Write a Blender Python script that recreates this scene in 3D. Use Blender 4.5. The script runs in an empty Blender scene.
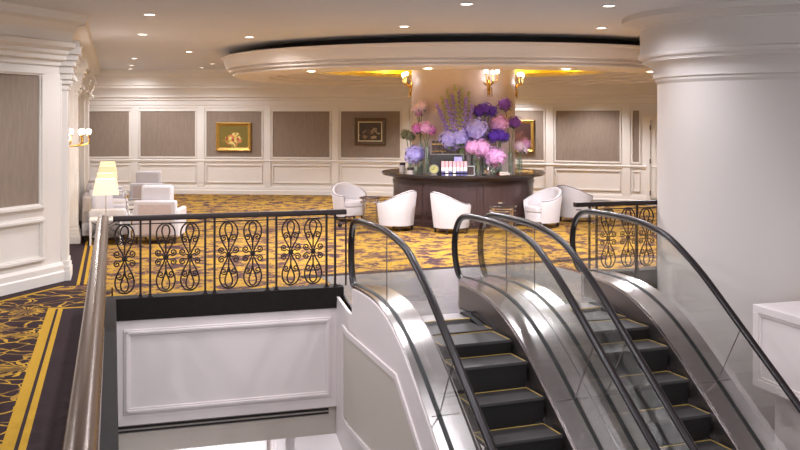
import bpy, bmesh, math, random
from mathutils import Vector, Matrix
random.seed(7)
SC = bpy.context.scene
C = SC.collection
PI = math.pi
R = math.radians

# ------------------------------------------------------------------ camera, world, exposure
EYE = 2.2
F = 930.0
cam_data = bpy.data.cameras.new('camera')
cam = bpy.data.objects.new('camera', cam_data)
C.objects.link(cam)
cam.location = (0, 0, EYE)
cam.rotation_euler = (PI / 2, 0, 0)
cam_data.sensor_width = 36
cam_data.lens = 36 * F / 800
cam_data.shift_y = -(225 - 118) / 800
cam_data.clip_start = 0.05
SC.camera = cam

world = bpy.data.worlds.new('world')
SC.world = world
world.use_nodes = True
bg = world.node_tree.nodes['Background']
bg.inputs['Color'].default_value = (0.95, 0.95, 1.0, 1)
bg.inputs['Strength'].default_value = 0.78

SC.view_settings.view_transform = 'Standard'
SC.view_settings.look = 'None'
SC.view_settings.gamma = 1
SC.view_settings.use_curve_mapping = False
SC.view_settings.exposure = 1.08
SC.cycles.use_denoising = True
SC.cycles.max_bounces = 8
SC.cycles.transparent_max_bounces = 24
SC.cycles.sample_clamp_indirect = 6

DOWN_W = 72          # watts of one ceiling downlight
RING_W = 100
WARM = (0.97, 0.965, 1.05)

# the escalators, railings and lounge follow one grid (u across, v deep), turned against the back wall
TH = math.atan(287 / 930)
CT, ST = math.cos(TH), math.sin(TH)
def W(u, v, z=0.0):
    return (u * CT - v * ST, u * ST + v * CT, z)

CEIL = 3.57
BAR = (1.36, 20.03)
# the escalators stand a few degrees off the railing grid
TE = math.atan(355 / 930)
CE, SE = math.cos(TE), math.sin(TE)
def WE(u, v, z=0.0):
    return (u * CE - v * SE, u * SE + v * CE, z)

# ------------------------------------------------------------------ materials
def lin(c):
    c = c / 255.0
    return c / 12.92 if c <= 0.04045 else ((c + 0.055) / 1.055) ** 2.4
def rgb(r, g, b):
    return (lin(r), lin(g), lin(b), 1)

def mat(name, col, rough=0.6, metal=0.0, var=0.0, scale=8.0, bump=0.0, bscale=60.0, spec=0.5, emit=None, estr=0.0,
        sheen=0.0, stretch=None, coat=0.0):
    m = bpy.data.materials.new(name)
    m.use_nodes = True
    nt = m.node_tree
    b = nt.nodes['Principled BSDF']
    b.inputs['Base Color'].default_value = col
    b.inputs['Roughness'].default_value = rough
    b.inputs['Metallic'].default_value = metal
    b.inputs['Specular IOR Level'].default_value = spec
    b.inputs['Coat Weight'].default_value = coat
    if sheen:
        b.inputs['Sheen Weight'].default_value = sheen
    if emit:
        b.inputs['Emission Color'].default_value = emit
        b.inputs['Emission Strength'].default_value = estr
    tc = nt.nodes.new('ShaderNodeTexCoord')
    src = tc.outputs['Object']
    if stretch:
        mp = nt.nodes.new('ShaderNodeMapping')
        mp.inputs['Scale'].default_value = stretch
        nt.links.new(src, mp.inputs['Vector'])
        src = mp.outputs['Vector']
    if var:
        n = nt.nodes.new('ShaderNodeTexNoise')
        n.inputs['Scale'].default_value = scale
        n.inputs['Detail'].default_value = 5
        nt.links.new(src, n.inputs['Vector'])
        r = nt.nodes.new('ShaderNodeValToRGB')
        r.color_ramp.elements[0].position = 0.3
        r.color_ramp.elements[1].position = 0.7
        r.color_ramp.elements[0].color = tuple(c * (1 - var) for c in col[:3]) + (1,)
        r.color_ramp.elements[1].color = tuple(min(1, c * (1 + var)) for c in col[:3]) + (1,)
        nt.links.new(n.outputs['Fac'], r.inputs['Fac'])
        nt.links.new(r.outputs['Color'], b.inputs['Base Color'])
    if bump:
        n2 = nt.nodes.new('ShaderNodeTexNoise')
        n2.inputs['Scale'].default_value = bscale
        n2.inputs['Detail'].default_value = 3
        nt.links.new(src, n2.inputs['Vector'])
        bp = nt.nodes.new('ShaderNodeBump')
        bp.inputs['Strength'].default_value = bump
        bp.inputs['Distance'].default_value = 0.01
        nt.links.new(n2.outputs['Fac'], bp.inputs['Height'])
        nt.links.new(bp.outputs['Normal'], b.inputs['Normal'])
    return m

def glass_mat(name, tint=(0.93, 0.97, 0.95, 1), refl=0.09, rough=0.02):
    m = bpy.data.materials.new(name)
    m.use_nodes = True
    nt = m.node_tree
    nt.nodes.clear()
    out = nt.nodes.new('ShaderNodeOutputMaterial')
    mix = nt.nodes.new('ShaderNodeMixShader')
    tr = nt.nodes.new('ShaderNodeBsdfTransparent')
    tr.inputs['Color'].default_value = tint
    gl = nt.nodes.new('ShaderNodeBsdfGlossy')
    gl.inputs['Roughness'].default_value = rough
    lw = nt.nodes.new('ShaderNodeLayerWeight')
    lw.inputs['Blend'].default_value = 0.25
    ma = nt.nodes.new('ShaderNodeMath')
    ma.operation = 'MULTIPLY_ADD'
    ma.inputs[1].default_value = 0.16
    ma.inputs[2].default_value = refl
    nt.links.new(lw.outputs['Fresnel'], ma.inputs[0])
    nt.links.new(ma.outputs[0], mix.inputs['Fac'])
    nt.links.new(tr.outputs[0], mix.inputs[1])
    nt.links.new(gl.outputs[0], mix.inputs[2])
    nt.links.new(mix.outputs[0], out.inputs['Surface'])
    return m

def carpet_field():
    m = bpy.data.materials.new('gold_streaked_carpet')
    m.use_nodes = True
    nt = m.node_tree
    L = nt.links.new
    b = nt.nodes['Principled BSDF']
    b.inputs['Roughness'].default_value = 0.95
    b.inputs['Specular IOR Level'].default_value = 0.1
    tc = nt.nodes.new('ShaderNodeTexCoord')
    mp = nt.nodes.new('ShaderNodeMapping')
    mp.inputs['Rotation'].default_value = (0, 0, TH)
    mp.inputs['Scale'].default_value = (1.0, 1.0, 1)
    L(tc.outputs['Object'], mp.inputs['Vector'])
    n = nt.nodes.new('ShaderNodeTexNoise')
    n.inputs['Scale'].default_value = 3.0
    n.inputs['Detail'].default_value = 7
    n.inputs['Roughness'].default_value = 0.8
    n.inputs['Distortion'].default_value = 0.5
    L(mp.outputs[0], n.inputs['Vector'])
    r = nt.nodes.new('ShaderNodeValToRGB')
    cr = r.color_ramp
    cr.elements[0].position = 0.43
    cr.elements[0].color = rgb(70, 50, 55)
    cr.elements[1].position = 0.70
    cr.elements[1].color = rgb(196, 162, 74)
    for p, c in ((0.485, rgb(104, 74, 58)), (0.515, rgb(176, 136, 62)), (0.57, rgb(160, 124, 40))):
        e = cr.elements.new(p)
        e.color = c
    L(n.outputs['Fac'], r.inputs['Fac'])
    L(r.outputs['Color'], b.inputs['Base Color'])
    return m

def carpet_branch():
    m = bpy.data.materials.new('gold_branch_carpet')
    m.use_nodes = True
    nt = m.node_tree
    L = nt.links.new
    N = nt.nodes.new
    b = nt.nodes['Principled BSDF']
    b.inputs['Roughness'].default_value = 0.95
    b.inputs['Specular IOR Level'].default_value = 0.1
    tc = N('ShaderNodeTexCoord')
    nz = N('ShaderNodeTexNoise')
    nz.inputs['Scale'].default_value = 1.6
    nz.inputs['Detail'].default_value = 3
    L(tc.outputs['Object'], nz.inputs['Vector'])
    sub = N('ShaderNodeVectorMath'); sub.operation = 'SUBTRACT'
    sub.inputs[1].default_value = (0.5, 0.5, 0.5)
    L(nz.outputs['Color'], sub.inputs[0])
    sc = N('ShaderNodeVectorMath'); sc.operation = 'SCALE'
    sc.inputs['Scale'].default_value = 0.55
    L(sub.outputs[0], sc.inputs[0])
    add = N('ShaderNodeVectorMath'); add.operation = 'ADD'
    L(tc.outputs['Object'], add.inputs[0]); L(sc.outputs[0], add.inputs[1])
    flat = N('ShaderNodeVectorMath'); flat.operation = 'MULTIPLY'
    flat.inputs[1].default_value = (1, 1, 0)
    L(add.outputs[0], flat.inputs[0])
    # thin branching lines
    v1 = N('ShaderNodeTexVoronoi'); v1.feature = 'DISTANCE_TO_EDGE'
    v1.inputs['Scale'].default_value = 4.2
    L(flat.outputs[0], v1.inputs['Vector'])
    ln = N('ShaderNodeMath'); ln.operation = 'LESS_THAN'; ln.inputs[1].default_value = 0.034
    L(v1.outputs['Distance'], ln.inputs[0])
    v2 = N('ShaderNodeTexVoronoi'); v2.feature = 'F1'
    v2.inputs['Scale'].default_value = 1.7
    L(flat.outputs[0], v2.inputs['Vector'])
    # fans: spokes about each cell's centre
    s2 = N('ShaderNodeVectorMath'); s2.operation = 'SUBTRACT'
    L(flat.outputs[0], s2.inputs[0]); L(v2.outputs['Position'], s2.inputs[1])
    sx = N('ShaderNodeSeparateXYZ')
    L(s2.outputs[0], sx.inputs[0])
    at = N('ShaderNodeMath'); at.operation = 'ARCTAN2'
    L(sx.outputs['X'], at.inputs[0]); L(sx.outputs['Y'], at.inputs[1])
    mu = N('ShaderNodeMath'); mu.operation = 'MULTIPLY'; mu.inputs[1].default_value = 16
    L(at.outputs[0], mu.inputs[0])
    si = N('ShaderNodeMath'); si.operation = 'SINE'
    L(mu.outputs[0], si.inputs[0])
    g1 = N('ShaderNodeMath'); g1.operation = 'GREATER_THAN'; g1.inputs[1].default_value = 0.05
    L(si.outputs[0], g1.inputs[0])
    g2 = N('ShaderNodeMath'); g2.operation = 'LESS_THAN'; g2.inputs[1].default_value = 0.46
    L(v2.outputs['Distance'], g2.inputs[0])
    fan = N('ShaderNodeMath'); fan.operation = 'MULTIPLY'
    L(g1.outputs[0], fan.inputs[0]); L(g2.outputs[0], fan.inputs[1])
    mx = N('ShaderNodeMath'); mx.operation = 'MAXIMUM'
    L(ln.outputs[0], mx.inputs[0]); L(fan.outputs[0], mx.inputs[1])
    n3 = N('ShaderNodeTexNoise'); n3.inputs['Scale'].default_value = 3.5; n3.inputs['Detail'].default_value = 4
    L(tc.outputs['Object'], n3.inputs['Vector'])
    r = N('ShaderNodeValToRGB')
    r.color_ramp.elements[0].position = 0.36; r.color_ramp.elements[0].color = rgb(110, 82, 54)
    r.color_ramp.elements[1].position = 0.56; r.color_ramp.elements[1].color = rgb(186, 144, 52)
    L(n3.outputs['Fac'], r.inputs['Fac'])
    mc = N('ShaderNodeMix'); mc.data_type = 'RGBA'
    mc.inputs['A'].default_value = rgb(54, 40, 41)
    L(mx.outputs[0], mc.inputs['Factor']); L(r.outputs['Color'], mc.inputs['B'])
    L(mc.outputs['Result'], b.inputs['Base Color'])
    return m

def canvas_mat(name, ground, cols, scale):
    """a plain painted still life: soft coloured blossoms massed at the middle of a dark ground"""
    m = bpy.data.materials.new(name)
    m.use_nodes = True
    nt = m.node_tree
    L = nt.links.new
    N = nt.nodes.new
    b = nt.nodes['Principled BSDF']
    b.inputs['Roughness'].default_value = 0.4
    tc = N('ShaderNodeTexCoord')
    v = N('ShaderNodeTexVoronoi'); v.inputs['Scale'].default_value = scale
    L(tc.outputs['Object'], v.inputs['Vector'])
    r = N('ShaderNodeValToRGB')
    els = r.color_ramp.elements
    r.color_ramp.interpolation = 'CONSTANT'
    els[0].color = cols[0]; els[1].color = cols[-1]; els[1].position = 0.85
    for i, c in enumerate(cols[1:-1]):
        e = els.new((i + 1) / len(cols)); e.color = c
    L(v.outputs['Color'], r.inputs['Fac'])
    gm = N('ShaderNodeVectorMath'); gm.operation = 'LENGTH'
    mp = N('ShaderNodeMapping'); mp.inputs['Scale'].default_value = (1.9, 1, 2.6)
    mp.inputs['Location'].default_value = (0, 0, 0.2)
    L(tc.outputs['Object'], mp.inputs['Vector']); L(mp.outputs[0], gm.inputs[0])
    n = N('ShaderNodeTexNoise'); n.inputs['Scale'].default_value = 14
    L(tc.outputs['Object'], n.inputs['Vector'])
    ad = N('ShaderNodeMath'); ad.operation = 'ADD'
    L(gm.outputs['Value'], ad.inputs[0]); L(n.outputs['Fac'], ad.inputs[1])
    r2 = N('ShaderNodeValToRGB')
    r2.color_ramp.elements[0].position = 0.90; r2.color_ramp.elements[0].color = (1, 1, 1, 1)
    r2.color_ramp.elements[1].position = 1.2; r2.color_ramp.elements[1].color = (0, 0, 0, 1)
    L(ad.outputs[0], r2.inputs['Fac'])
    mc = N('ShaderNodeMix'); mc.data_type = 'RGBA'
    mc.inputs['A'].default_value = ground
    L(r2.outputs['Color'], mc.inputs['Factor']); L(r.outputs['Color'], mc.inputs['B'])
    L(mc.outputs['Result'], b.inputs['Base Color'])
    return m

M = {}
M['plaster'] = mat('cream_paint', rgb(224, 217, 208), 0.55, var=0.015, scale=2)
M['ceiling'] = mat('ceiling_paint', rgb(209, 207, 209), 0.8, var=0.015, scale=1)
M['ring'] = mat('ceiling_ring_paint', rgb(226, 214, 202), 0.5)
M['fabric_wall'] = mat('taupe_wall_fabric', rgb(138, 122, 107), 0.85, var=0.09, scale=26, bump=0.25, bscale=90, stretch=(1, 1, 0.15))
M['white'] = mat('white_paint', rgb(224, 214, 211), 0.5, var=0.01, scale=2)
M['column'] = mat('column_paint', rgb(206, 199, 194), 0.45)
M['gap_shade'] = mat('recess_shade', rgb(38, 34, 34), 0.7)  # near-black colour standing for the shade inside the gap and grooves
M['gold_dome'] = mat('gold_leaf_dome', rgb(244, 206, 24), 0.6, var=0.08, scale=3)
M['stone_black'] = mat('black_stone', rgb(34, 29, 27), 0.6, var=0.15, scale=12, spec=0.12)
M['grey_beam'] = mat('beige_beam_paint', rgb(196, 186, 174), 0.6)
M['iron'] = mat('dark_iron', rgb(46, 36, 34), 0.4, metal=0.6)
M['bronze'] = mat('bronze_rail', rgb(106, 88, 76), 0.2, metal=0.75, var=0.06, scale=4)
M['steel'] = mat('brushed_steel', rgb(188, 182, 180), 0.25, metal=1.0, var=0.06, scale=3, stretch=(1, 12, 1))
M['steel_dark'] = mat('satin_steel', rgb(150, 144, 142), 0.35, metal=0.9)
M['landing'] = mat('grey_landing_plate', rgb(146, 144, 143), 0.22, metal=0.35, var=0.1, scale=1.4, stretch=(1, 3, 1))
M['rubber'] = mat('black_rubber', rgb(30, 23, 24), 0.32, spec=0.3)
M['tread'] = mat('ribbed_tread', rgb(58, 54, 53), 0.55, metal=0.2, var=0.1, scale=30, stretch=(8, 0.3, 1))
M['riser'] = mat('black_riser', rgb(18, 16, 16), 0.5)
M['skirt'] = mat('dark_skirt', rgb(126, 118, 116), 0.32, metal=0.85)
M['yellow'] = mat('yellow_line', rgb(184, 152, 62), 0.6)
M['glass'] = glass_mat('balustrade_glass', (0.945, 0.955, 0.945, 1), 0.03)
M['vase_glass'] = glass_mat('vase_glass', (0.90, 0.95, 0.93, 1), 0.12)
M['carpet'] = carpet_field()
M['carpet_branch'] = carpet_branch()
M['carpet_dark'] = mat('dark_plum_carpet', rgb(54, 42, 43), 0.95, var=0.1, scale=30, spec=0.1)
M['carpet_gold'] = mat('gold_carpet_stripe', rgb(178, 138, 48), 0.95, var=0.08, scale=40, spec=0.1)
M['dark_wood'] = mat('dark_mahogany', rgb(72, 54, 52), 0.3, var=0.14, scale=3, stretch=(6, 6, 0.6))
M['black_wood'] = mat('black_counter', rgb(48, 42, 42), 0.2, coat=0.4)
M['fabric'] = mat('white_upholstery', rgb(198, 192, 192), 0.85, var=0.03, scale=30, bump=0.12, bscale=120, sheen=0.2)
M['mauve'] = mat('mauve_upholstery', rgb(190, 172, 164), 0.85, var=0.04, scale=20, sheen=0.2)
M['grey_fabric'] = mat('grey_upholstery', rgb(160, 150, 146), 0.85, var=0.05, scale=20)
M['piping'] = mat('dark_piping', rgb(120, 108, 106), 0.7)
M['leg_dark'] = mat('dark_leg', rgb(44, 34, 30), 0.4)
M['chrome'] = mat('polished_chrome', rgb(216, 210, 204), 0.15, metal=1)
M['gold'] = mat('polished_gold', rgb(214, 170, 84), 0.22, metal=1)
M['frame_gold'] = mat('gilt_frame', rgb(176, 136, 62), 0.4, metal=0.5, var=0.25, scale=30)
M['frame_dark'] = mat('brown_frame', rgb(90, 72, 52), 0.4, var=0.2, scale=30)
M['mat_cream'] = mat('cream_slip', rgb(206, 190, 150), 0.6)
M['shade'] = mat('lit_shade', rgb(236, 222, 186), 0.8, emit=rgb(255, 228, 160), estr=0.22)
M['globe'] = mat('lit_globe', rgb(255, 250, 240), 0.4, emit=(1, 0.9, 0.75, 1), estr=2)
M['bulb'] = mat('lit_lamp', rgb(255, 250, 240), 0.4, emit=(1, 0.93, 0.82, 1), estr=7)
M['leaf'] = mat('green_leaf', rgb(86, 104, 62), 0.6, var=0.2, scale=20)
M['stem'] = mat('green_stem', rgb(104, 118, 74), 0.6)
M['glass_table'] = mat('smoked_table_top', rgb(58, 50, 46), 0.1, coat=0.5)
M['white_lacquer'] = mat('white_lacquer', rgb(232, 226, 220), 0.3)
M['knob'] = mat('black_knob', rgb(30, 26, 26), 0.3)
M['cover_dark'] = mat('dark_book_cloth', rgb(58, 40, 40), 0.6, var=0.1, scale=20)
M['cover_red'] = mat('red_book_cloth', rgb(150, 62, 56), 0.6, var=0.1, scale=20)
M['cover_pink'] = mat('pink_book_cloth', rgb(232, 178, 186), 0.6)
M['cover_white'] = mat('white_band', rgb(236, 228, 226), 0.6)
M['cover_blue'] = mat('blue_book_cloth', rgb(104, 98, 150), 0.6)
M['paper'] = mat('paper_edge', rgb(230, 222, 205), 0.8)
M['clock_face'] = mat('gold_green_face', rgb(188, 184, 120), 0.35, metal=0.4, var=0.2, scale=40)
M['jar_lid'] = mat('dark_lid', rgb(52, 42, 42), 0.35)
M['jar_body'] = mat('pale_jar', rgb(196, 184, 176), 0.3)
PET = {
    'lavender': mat('lavender_petals', rgb(190, 180, 255), 0.7, var=0.14, scale=24),
    'violet': mat('violet_petals', rgb(104, 60, 196), 0.7, var=0.22, scale=24),
    'purple': mat('purple_petals', rgb(140, 84, 190), 0.7, var=0.2, scale=24),
    'pink': mat('pink_petals', rgb(246, 186, 240), 0.7, var=0.12, scale=24),
    'magenta': mat('magenta_petals', rgb(228, 136, 220), 0.7, var=0.3, scale=24),
    'pale': mat('pale_pink_petals', rgb(248, 222, 244), 0.7, var=0.1, scale=24),
    'sage': mat('sage_petals', rgb(126, 132, 108), 0.8, var=0.2, scale=24),
    'spike': mat('lilac_spike_petals', rgb(172, 146, 220), 0.7, var=0.25, scale=24),
    'tip': mat('green_spike_buds', rgb(172, 170, 128), 0.7, var=0.2, scale=24),
}

# ------------------------------------------------------------------ mesh building
class MB:
    def __init__(s):
        s.v = []; s.f = []
    def add(s, vs, fs):
        o = len(s.v)
        s.v.extend([tuple(p) for p in vs])
        s.f.extend([tuple(i + o for i in f) for f in fs])
        return s
    def obox(s, o, ex, ey, ez):
        o, ex, ey, ez = Vector(o), Vector(ex), Vector(ey), Vector(ez)
        vs = [o, o + ex, o + ex + ey, o + ey, o + ez, o + ex + ez, o + ex + ey + ez, o + ey + ez]
        return s.add(vs, [(0, 3, 2, 1), (4, 5, 6, 7), (0, 1, 5, 4), (1, 2, 6, 5), (2, 3, 7, 6), (3, 0, 4, 7)])
    def box(s, x0, x1, y0, y1, z0, z1):
        return s.obox((x0, y0, z0), (x1 - x0, 0, 0), (0, y1 - y0, 0), (0, 0, z1 - z0))
    def prism(s, poly, a, b, axis='x'):
        """poly in the plane across the axis, from a to b along it; axis x: (y,z); y: (x,z); z: (x,y)"""
        n = len(poly)
        def P(p, t):
            return {'x': (t, p[0], p[1]), 'y': (p[0], t, p[1]), 'z': (p[0], p[1], t)}[axis]
        vs = [P(p, a) for p in poly] + [P(p, b) for p in poly]
        fs = [tuple(range(n)), tuple(range(2 * n - 1, n - 1, -1))]
        fs += [(i, (i + 1) % n, n + (i + 1) % n, n + i) for i in range(n)]
        return s.add(vs, fs)
    def lathe(s, prof, n=32, c=(0, 0, 0), a0=0.0, a1=2 * PI, closed=False):
        full = abs(a1 - a0 - 2 * PI) < 1e-6
        k = n if full else n + 1
        m = len(prof)
        vs = []
        for i in range(k):
            a = a0 + (a1 - a0) * i / n
            for r, z in prof:
                vs.append((c[0] + r * math.cos(a), c[1] + r * math.sin(a), c[2] + z))
        fs = []
        mm = m if closed else m - 1
        for i in range(n):
            j = (i + 1) % k
            for q in range(mm):
                w = (q + 1) % m
                fs.append((i * m + q, j * m + q, j * m + w, i * m + w))
        if not closed:
            if full:
                if prof[0][0] > 1e-4: fs.append(tuple(i * m for i in range(k)))
                if prof[-1][0] > 1e-4: fs.append(tuple(i * m + m - 1 for i in range(k))[::-1])
        return s.add(vs, fs)
    def sphere(s, c, r, nu=12, nv=8):
        if not isinstance(r, (tuple, list)): r = (r, r, r)
        vs = [(c[0], c[1], c[2] - r[2])]
        for j in range(1, nv):
            t = -PI / 2 + PI * j / nv
            for i in range(nu):
                a = 2 * PI * i / nu
                vs.append((c[0] + r[0] * math.cos(t) * math.cos(a), c[1] + r[1] * math.cos(t) * math.sin(a), c[2] + r[2] * math.sin(t)))
        vs.append((c[0], c[1], c[2] + r[2]))
        fs = []
        for i in range(nu):
            fs.append((0, 1 + (i + 1) % nu, 1 + i))
            fs.append((len(vs) - 1, len(vs) - 1 - nu + i, len(vs) - 1 - nu + (i + 1) % nu))
        for j in range(nv - 2):
            for i in range(nu):
                a = 1 + j * nu + i; b2 = 1 + j * nu + (i + 1) % nu
                fs.append((a, b2, b2 + nu, a + nu))
        return s.add(vs, fs)
    def tube(s, pts, r, n=8, closed=False, sx=1.0, up=None):
        """round (or oval) bar along pts; r a number or one per point"""
        pts = [Vector(p) for p in pts]
        k = len(pts)
        rs = r if isinstance(r, (list, tuple)) else [r] * k
        tans = []
        for i in range(k):
            if closed: t = pts[(i + 1) % k] - pts[i - 1]
            elif i == 0: t = pts[1] - pts[0]
            elif i == k - 1: t = pts[-1] - pts[-2]
            else: t = pts[i + 1] - pts[i - 1]
            tans.append(t.normalized() if t.length > 1e-9 else Vector((0, 0, 1)))
        t0 = tans[0]
        ref = Vector(up) if up else (Vector((0, 0, 1)) if abs(t0.z) < 0.9 else Vector((1, 0, 0)))
        nrm = (ref - t0 * ref.dot(t0)).normalized()
        vs = []
        for i in range(k):
            t = tans[i]
            if up:
                ref = Vector(up); q = ref - t * ref.dot(t)
                if q.length > 1e-4: nrm = q.normalized()
            else:
                q = nrm - t * nrm.dot(t)
                if q.length > 1e-6: nrm = q.normalized()
            bi = t.cross(nrm)
            for j in range(n):
                a = 2 * PI * j / n
                vs.append(pts[i] + nrm * (rs[i] * math.cos(a) * sx) + bi * (rs[i] * math.sin(a)))
        fs = []
        for i in range(k if closed else k - 1):
            i2 = (i + 1) % k
            for j in range(n):
                j2 = (j + 1) % n
                fs.append((i * n + j, i * n + j2, i2 * n + j2, i2 * n + j))
        if not closed:
            fs.append(tuple(range(n))[::-1]); fs.append(tuple((k - 1) * n + j for j in range(n)))
        return s.add(vs, fs)
    def sweep(s, path, prof, closed=False):
        """moulding: prof = (out, z) pairs, path = XY points; 'out' is to the right of the walking direction"""
        P = [Vector((p[0], p[1])) for p in path]
        k = len(P); m = len(prof)
        vs = []
        for i in range(k):
            d = []
            if i > 0 or closed: d.append((P[i] - P[i - 1]).normalized())
            if i < k - 1 or closed: d.append((P[(i + 1) % k] - P[i]).normalized())
            ns = [Vector((q.y, -q.x)) for q in d]
            nn = ns[0] if len(ns) == 1 else (ns[0] + ns[1]).normalized()
            f = 1.0 / max(0.35, nn.dot(ns[0]))
            for o, z in prof:
                q = P[i] + nn * o * f
                vs.append((q.x, q.y, z))
        fs = []
        for i in range(k if closed else k - 1):
            i2 = (i + 1) % k
            for q in range(m):
                w = (q + 1) % m
                fs.append((i * m + q, i2 * m + q, i2 * m + w, i * m + w))
        if not closed:
            fs.append(tuple(range(m))); fs.append(tuple((k - 1) * m + q for q in range(m))[::-1])
        return s.add(vs, fs)
    def mesh(s, name, m, sharp=40):
        me = bpy.data.meshes.new(name)
        bm = bmesh.new()
        bv = [bm.verts.new(p) for p in s.v]
        for f in s.f:
            try: bm.faces.new([bv[i] for i in f])
            except ValueError: pass
        bmesh.ops.recalc_face_normals(bm, faces=bm.faces)
        for f in bm.faces: f.smooth = True
        lim = R(sharp)
        for e in bm.edges:
            if len(e.link_faces) != 2 or e.calc_face_angle(0) > lim: e.smooth = False
        bm.to_mesh(me); bm.free()
        me.materials.append(m)
        return me
    def build(s, name, m, parent=None, sharp=40, bevel=0.0, seg=2):
        o = bpy.data.objects.new(name, s.mesh(name, m, sharp))
        C.objects.link(o)
        if parent: o.parent = parent
        if bevel:
            b = o.modifiers.new('bevel', 'BEVEL'); b.width = bevel; b.segments = seg; b.limit_method = 'ANGLE'; b.angle_limit = R(40)
        return o

def tag(o, label=None, cat=None, group=None, kind=None):
    if label: o['label'] = label
    if cat: o['category'] = cat
    if group: o['group'] = group
    if kind: o['kind'] = kind
    return o
def thing(name, label, cat, loc=(0, 0, 0), rz=0.0, group=None):
    o = bpy.data.objects.new(name, None)
    o.empty_display_size = 0.1
    C.objects.link(o)
    o.location = loc; o.rotation_euler = (0, 0, rz)
    return tag(o, label, cat, group)
def struct(o, label=None, cat='room'):
    o['kind'] = 'structure'
    if label: o['label'] = label
    o['category'] = cat
    return o
def grid(o):
    o.rotation_euler = (0, 0, TH)
    return o
def dup(root, loc, rz, label, group=None):
    r = root.copy(); C.objects.link(r); r.location = loc; r.rotation_euler = (0, 0, rz)
    r['label'] = label
    if group: r['group'] = group
    for ch in list(root.children):
        c = ch.copy(); C.objects.link(c); c.parent = r
        for g in ch.children:
            d = g.copy(); C.objects.link(d); d.parent = c
    return r
def smooth_path(pts, k=6, closed=False):
    P = [Vector(p) for p in pts]; n = len(P); out = []
    rng = range(n if closed else n - 1)
    for i in rng:
        if closed: a, b, c, d = P[i - 1], P[i], P[(i + 1) % n], P[(i + 2) % n]
        else: a, b, c, d = P[max(i - 1, 0)], P[i], P[i + 1], P[min(i + 2, n - 1)]
        for j in range(k):
            t = j / k
            out.append(0.5 * ((2 * b) + (c - a) * t + (2 * a - 5 * b + 4 * c - d) * t * t + (3 * b - a - 3 * c + d) * t ** 3))
    if not closed: out.append(P[-1])
    return out
def light(kind, loc, power, col=WARM, size=0.05, spot=None, blend=0.6, parent=None):
    d = bpy.data.lights.new('lamp_light', kind)
    d.energy = power; d.color = col
    d.shadow_soft_size = size
    if kind == 'SPOT': d.spot_size = spot; d.spot_blend = blend
    o = bpy.data.objects.new('lamp_light', d); C.objects.link(o)
    o.location = loc
    if parent: o.parent = parent
    return o

# ------------------------------------------------------------------ floors
fl = MB()
fl.box(-13, 0.0, 12.65, 33, -0.3, 0.0)
fl.box(0.0, 7.7, 11.40, 33, -0.3, 0.0)
fl.box(7.7, 24, 11.40, 33, -0.3, 0.0)
fl.box(7.7, 14, 8.80, 11.40, -0.3, 0.0)
fl.box(7.05, 14, -3, 8.80, -0.3, 0.0)
struct(grid(fl.build('floor', M['carpet'])), 'gold and plum streaked carpet of the lounge', 'floor')
fl = MB().box(-13, -0.02, -3, 12.65, -0.3, 0.0)
struct(grid(fl.build('floor', M['carpet_branch'])), 'plum carpet with gold branches left of the bronze rail', 'floor')

# plain borders and gold stripes woven into the carpet
wdir = Vector((0.349, 0.937)); wnor = Vector((0.937, -0.349))
LW1 = Vector((-4.57, 12.54))                   # far foot of the near left wall
LW0 = LW1 - wdir * 14
bd = MB()
bd.box(-0.55, -0.02, -3, 11.37, 0.0, 0.006)
struct(grid(bd.build('floor_border', M['carpet_dark'])), 'plain dark carpet border beside the bronze rail', 'carpet border')
st = MB(); st.box(-0.715, -0.627, -3, 11.45, 0.0, 0.006); st.box(-0.60, -0.55, -3, 11.37, 0.0, 0.006)
st.box(-0.715, -0.02, 11.37, 11.43, 0.0, 0.0065)
st.box(-0.627, -0.60, -3, 11.37, 0.0, 0.004)
struct(grid(st.build('floor_stripe', M['carpet_gold'])), 'double gold carpet stripe beside the bronze rail', 'carpet stripe')
gp = MB().box(-0.627, -0.60, -3, 11.37, 0.0, 0.0063)
struct(grid(gp.build('floor_border', M['carpet_dark'])), 'dark line between the two gold carpet stripes', 'carpet border')
def wpt(t, o):
    q = LW1 + wdir * t + wnor * o
    return (q.x, q.y)
bd = MB().prism([wpt(-14, 0), wpt(-14, 0.27), wpt(0.25, 0.27), wpt(0.4, 0)], 0.0, 0.006, 'z')
struct(bd.build('floor_border', M['carpet_dark']), 'plain dark carpet border along the near left wall', 'carpet border')
st = MB().prism([wpt(-14, 0.27), wpt(-14, 0.31), wpt(0.3, 0.31), wpt(0.25, 0.27)], 0.0, 0.0065, 'z')
struct(st.build('floor_stripe', M['carpet_gold']), 'gold carpet stripe along the near left wall', 'carpet stripe')
bd = MB().box(-0.9, -0.46, 12.9, 28.4, 0.0, 0.007)
struct(grid(bd.build('floor_border', M['carpet_dark'])), 'plain dark carpet border along the lounge wall', 'carpet border')
st = MB().box(-0.46, -0.42, 12.95, 28.4, 0.0, 0.007).box(-0.37, -0.33, 12.95, 28.4, 0.0, 0.007)
struct(grid(st.build('floor_stripe', M['carpet_gold'])), 'double gold carpet stripe along the lounge wall', 'carpet stripe')
bd = MB().box(-0.42, -0.37, 12.95, 28.4, 0.0, 0.0065)
struct(grid(bd.build('floor_border', M['carpet_dark'])), 'dark line between the gold stripes by the lounge wall', 'carpet border')
bd = MB().box(3.3, 8.2, 12.38, 12.58, 0.0, 0.006)
bd = struct(bd.build('floor_border', M['carpet_dark']), 'dark carpet edge behind the escalator landing', 'carpet border')
bd.rotation_euler = (0, 0, TE)
ld = MB().prism([(3.31, 9.55), (7.05, 9.55), (7.05, 12.38), (3.56, 12.38), (3.50, 11.2), (3.32, 10.2)], -0.03, 0.008, 'z')
ld = struct(ld.build('floor_landing', M['landing']), 'grey landing plate at the head of the escalators', 'landing')
ld.rotation_euler = (0, 0, TE)

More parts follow.
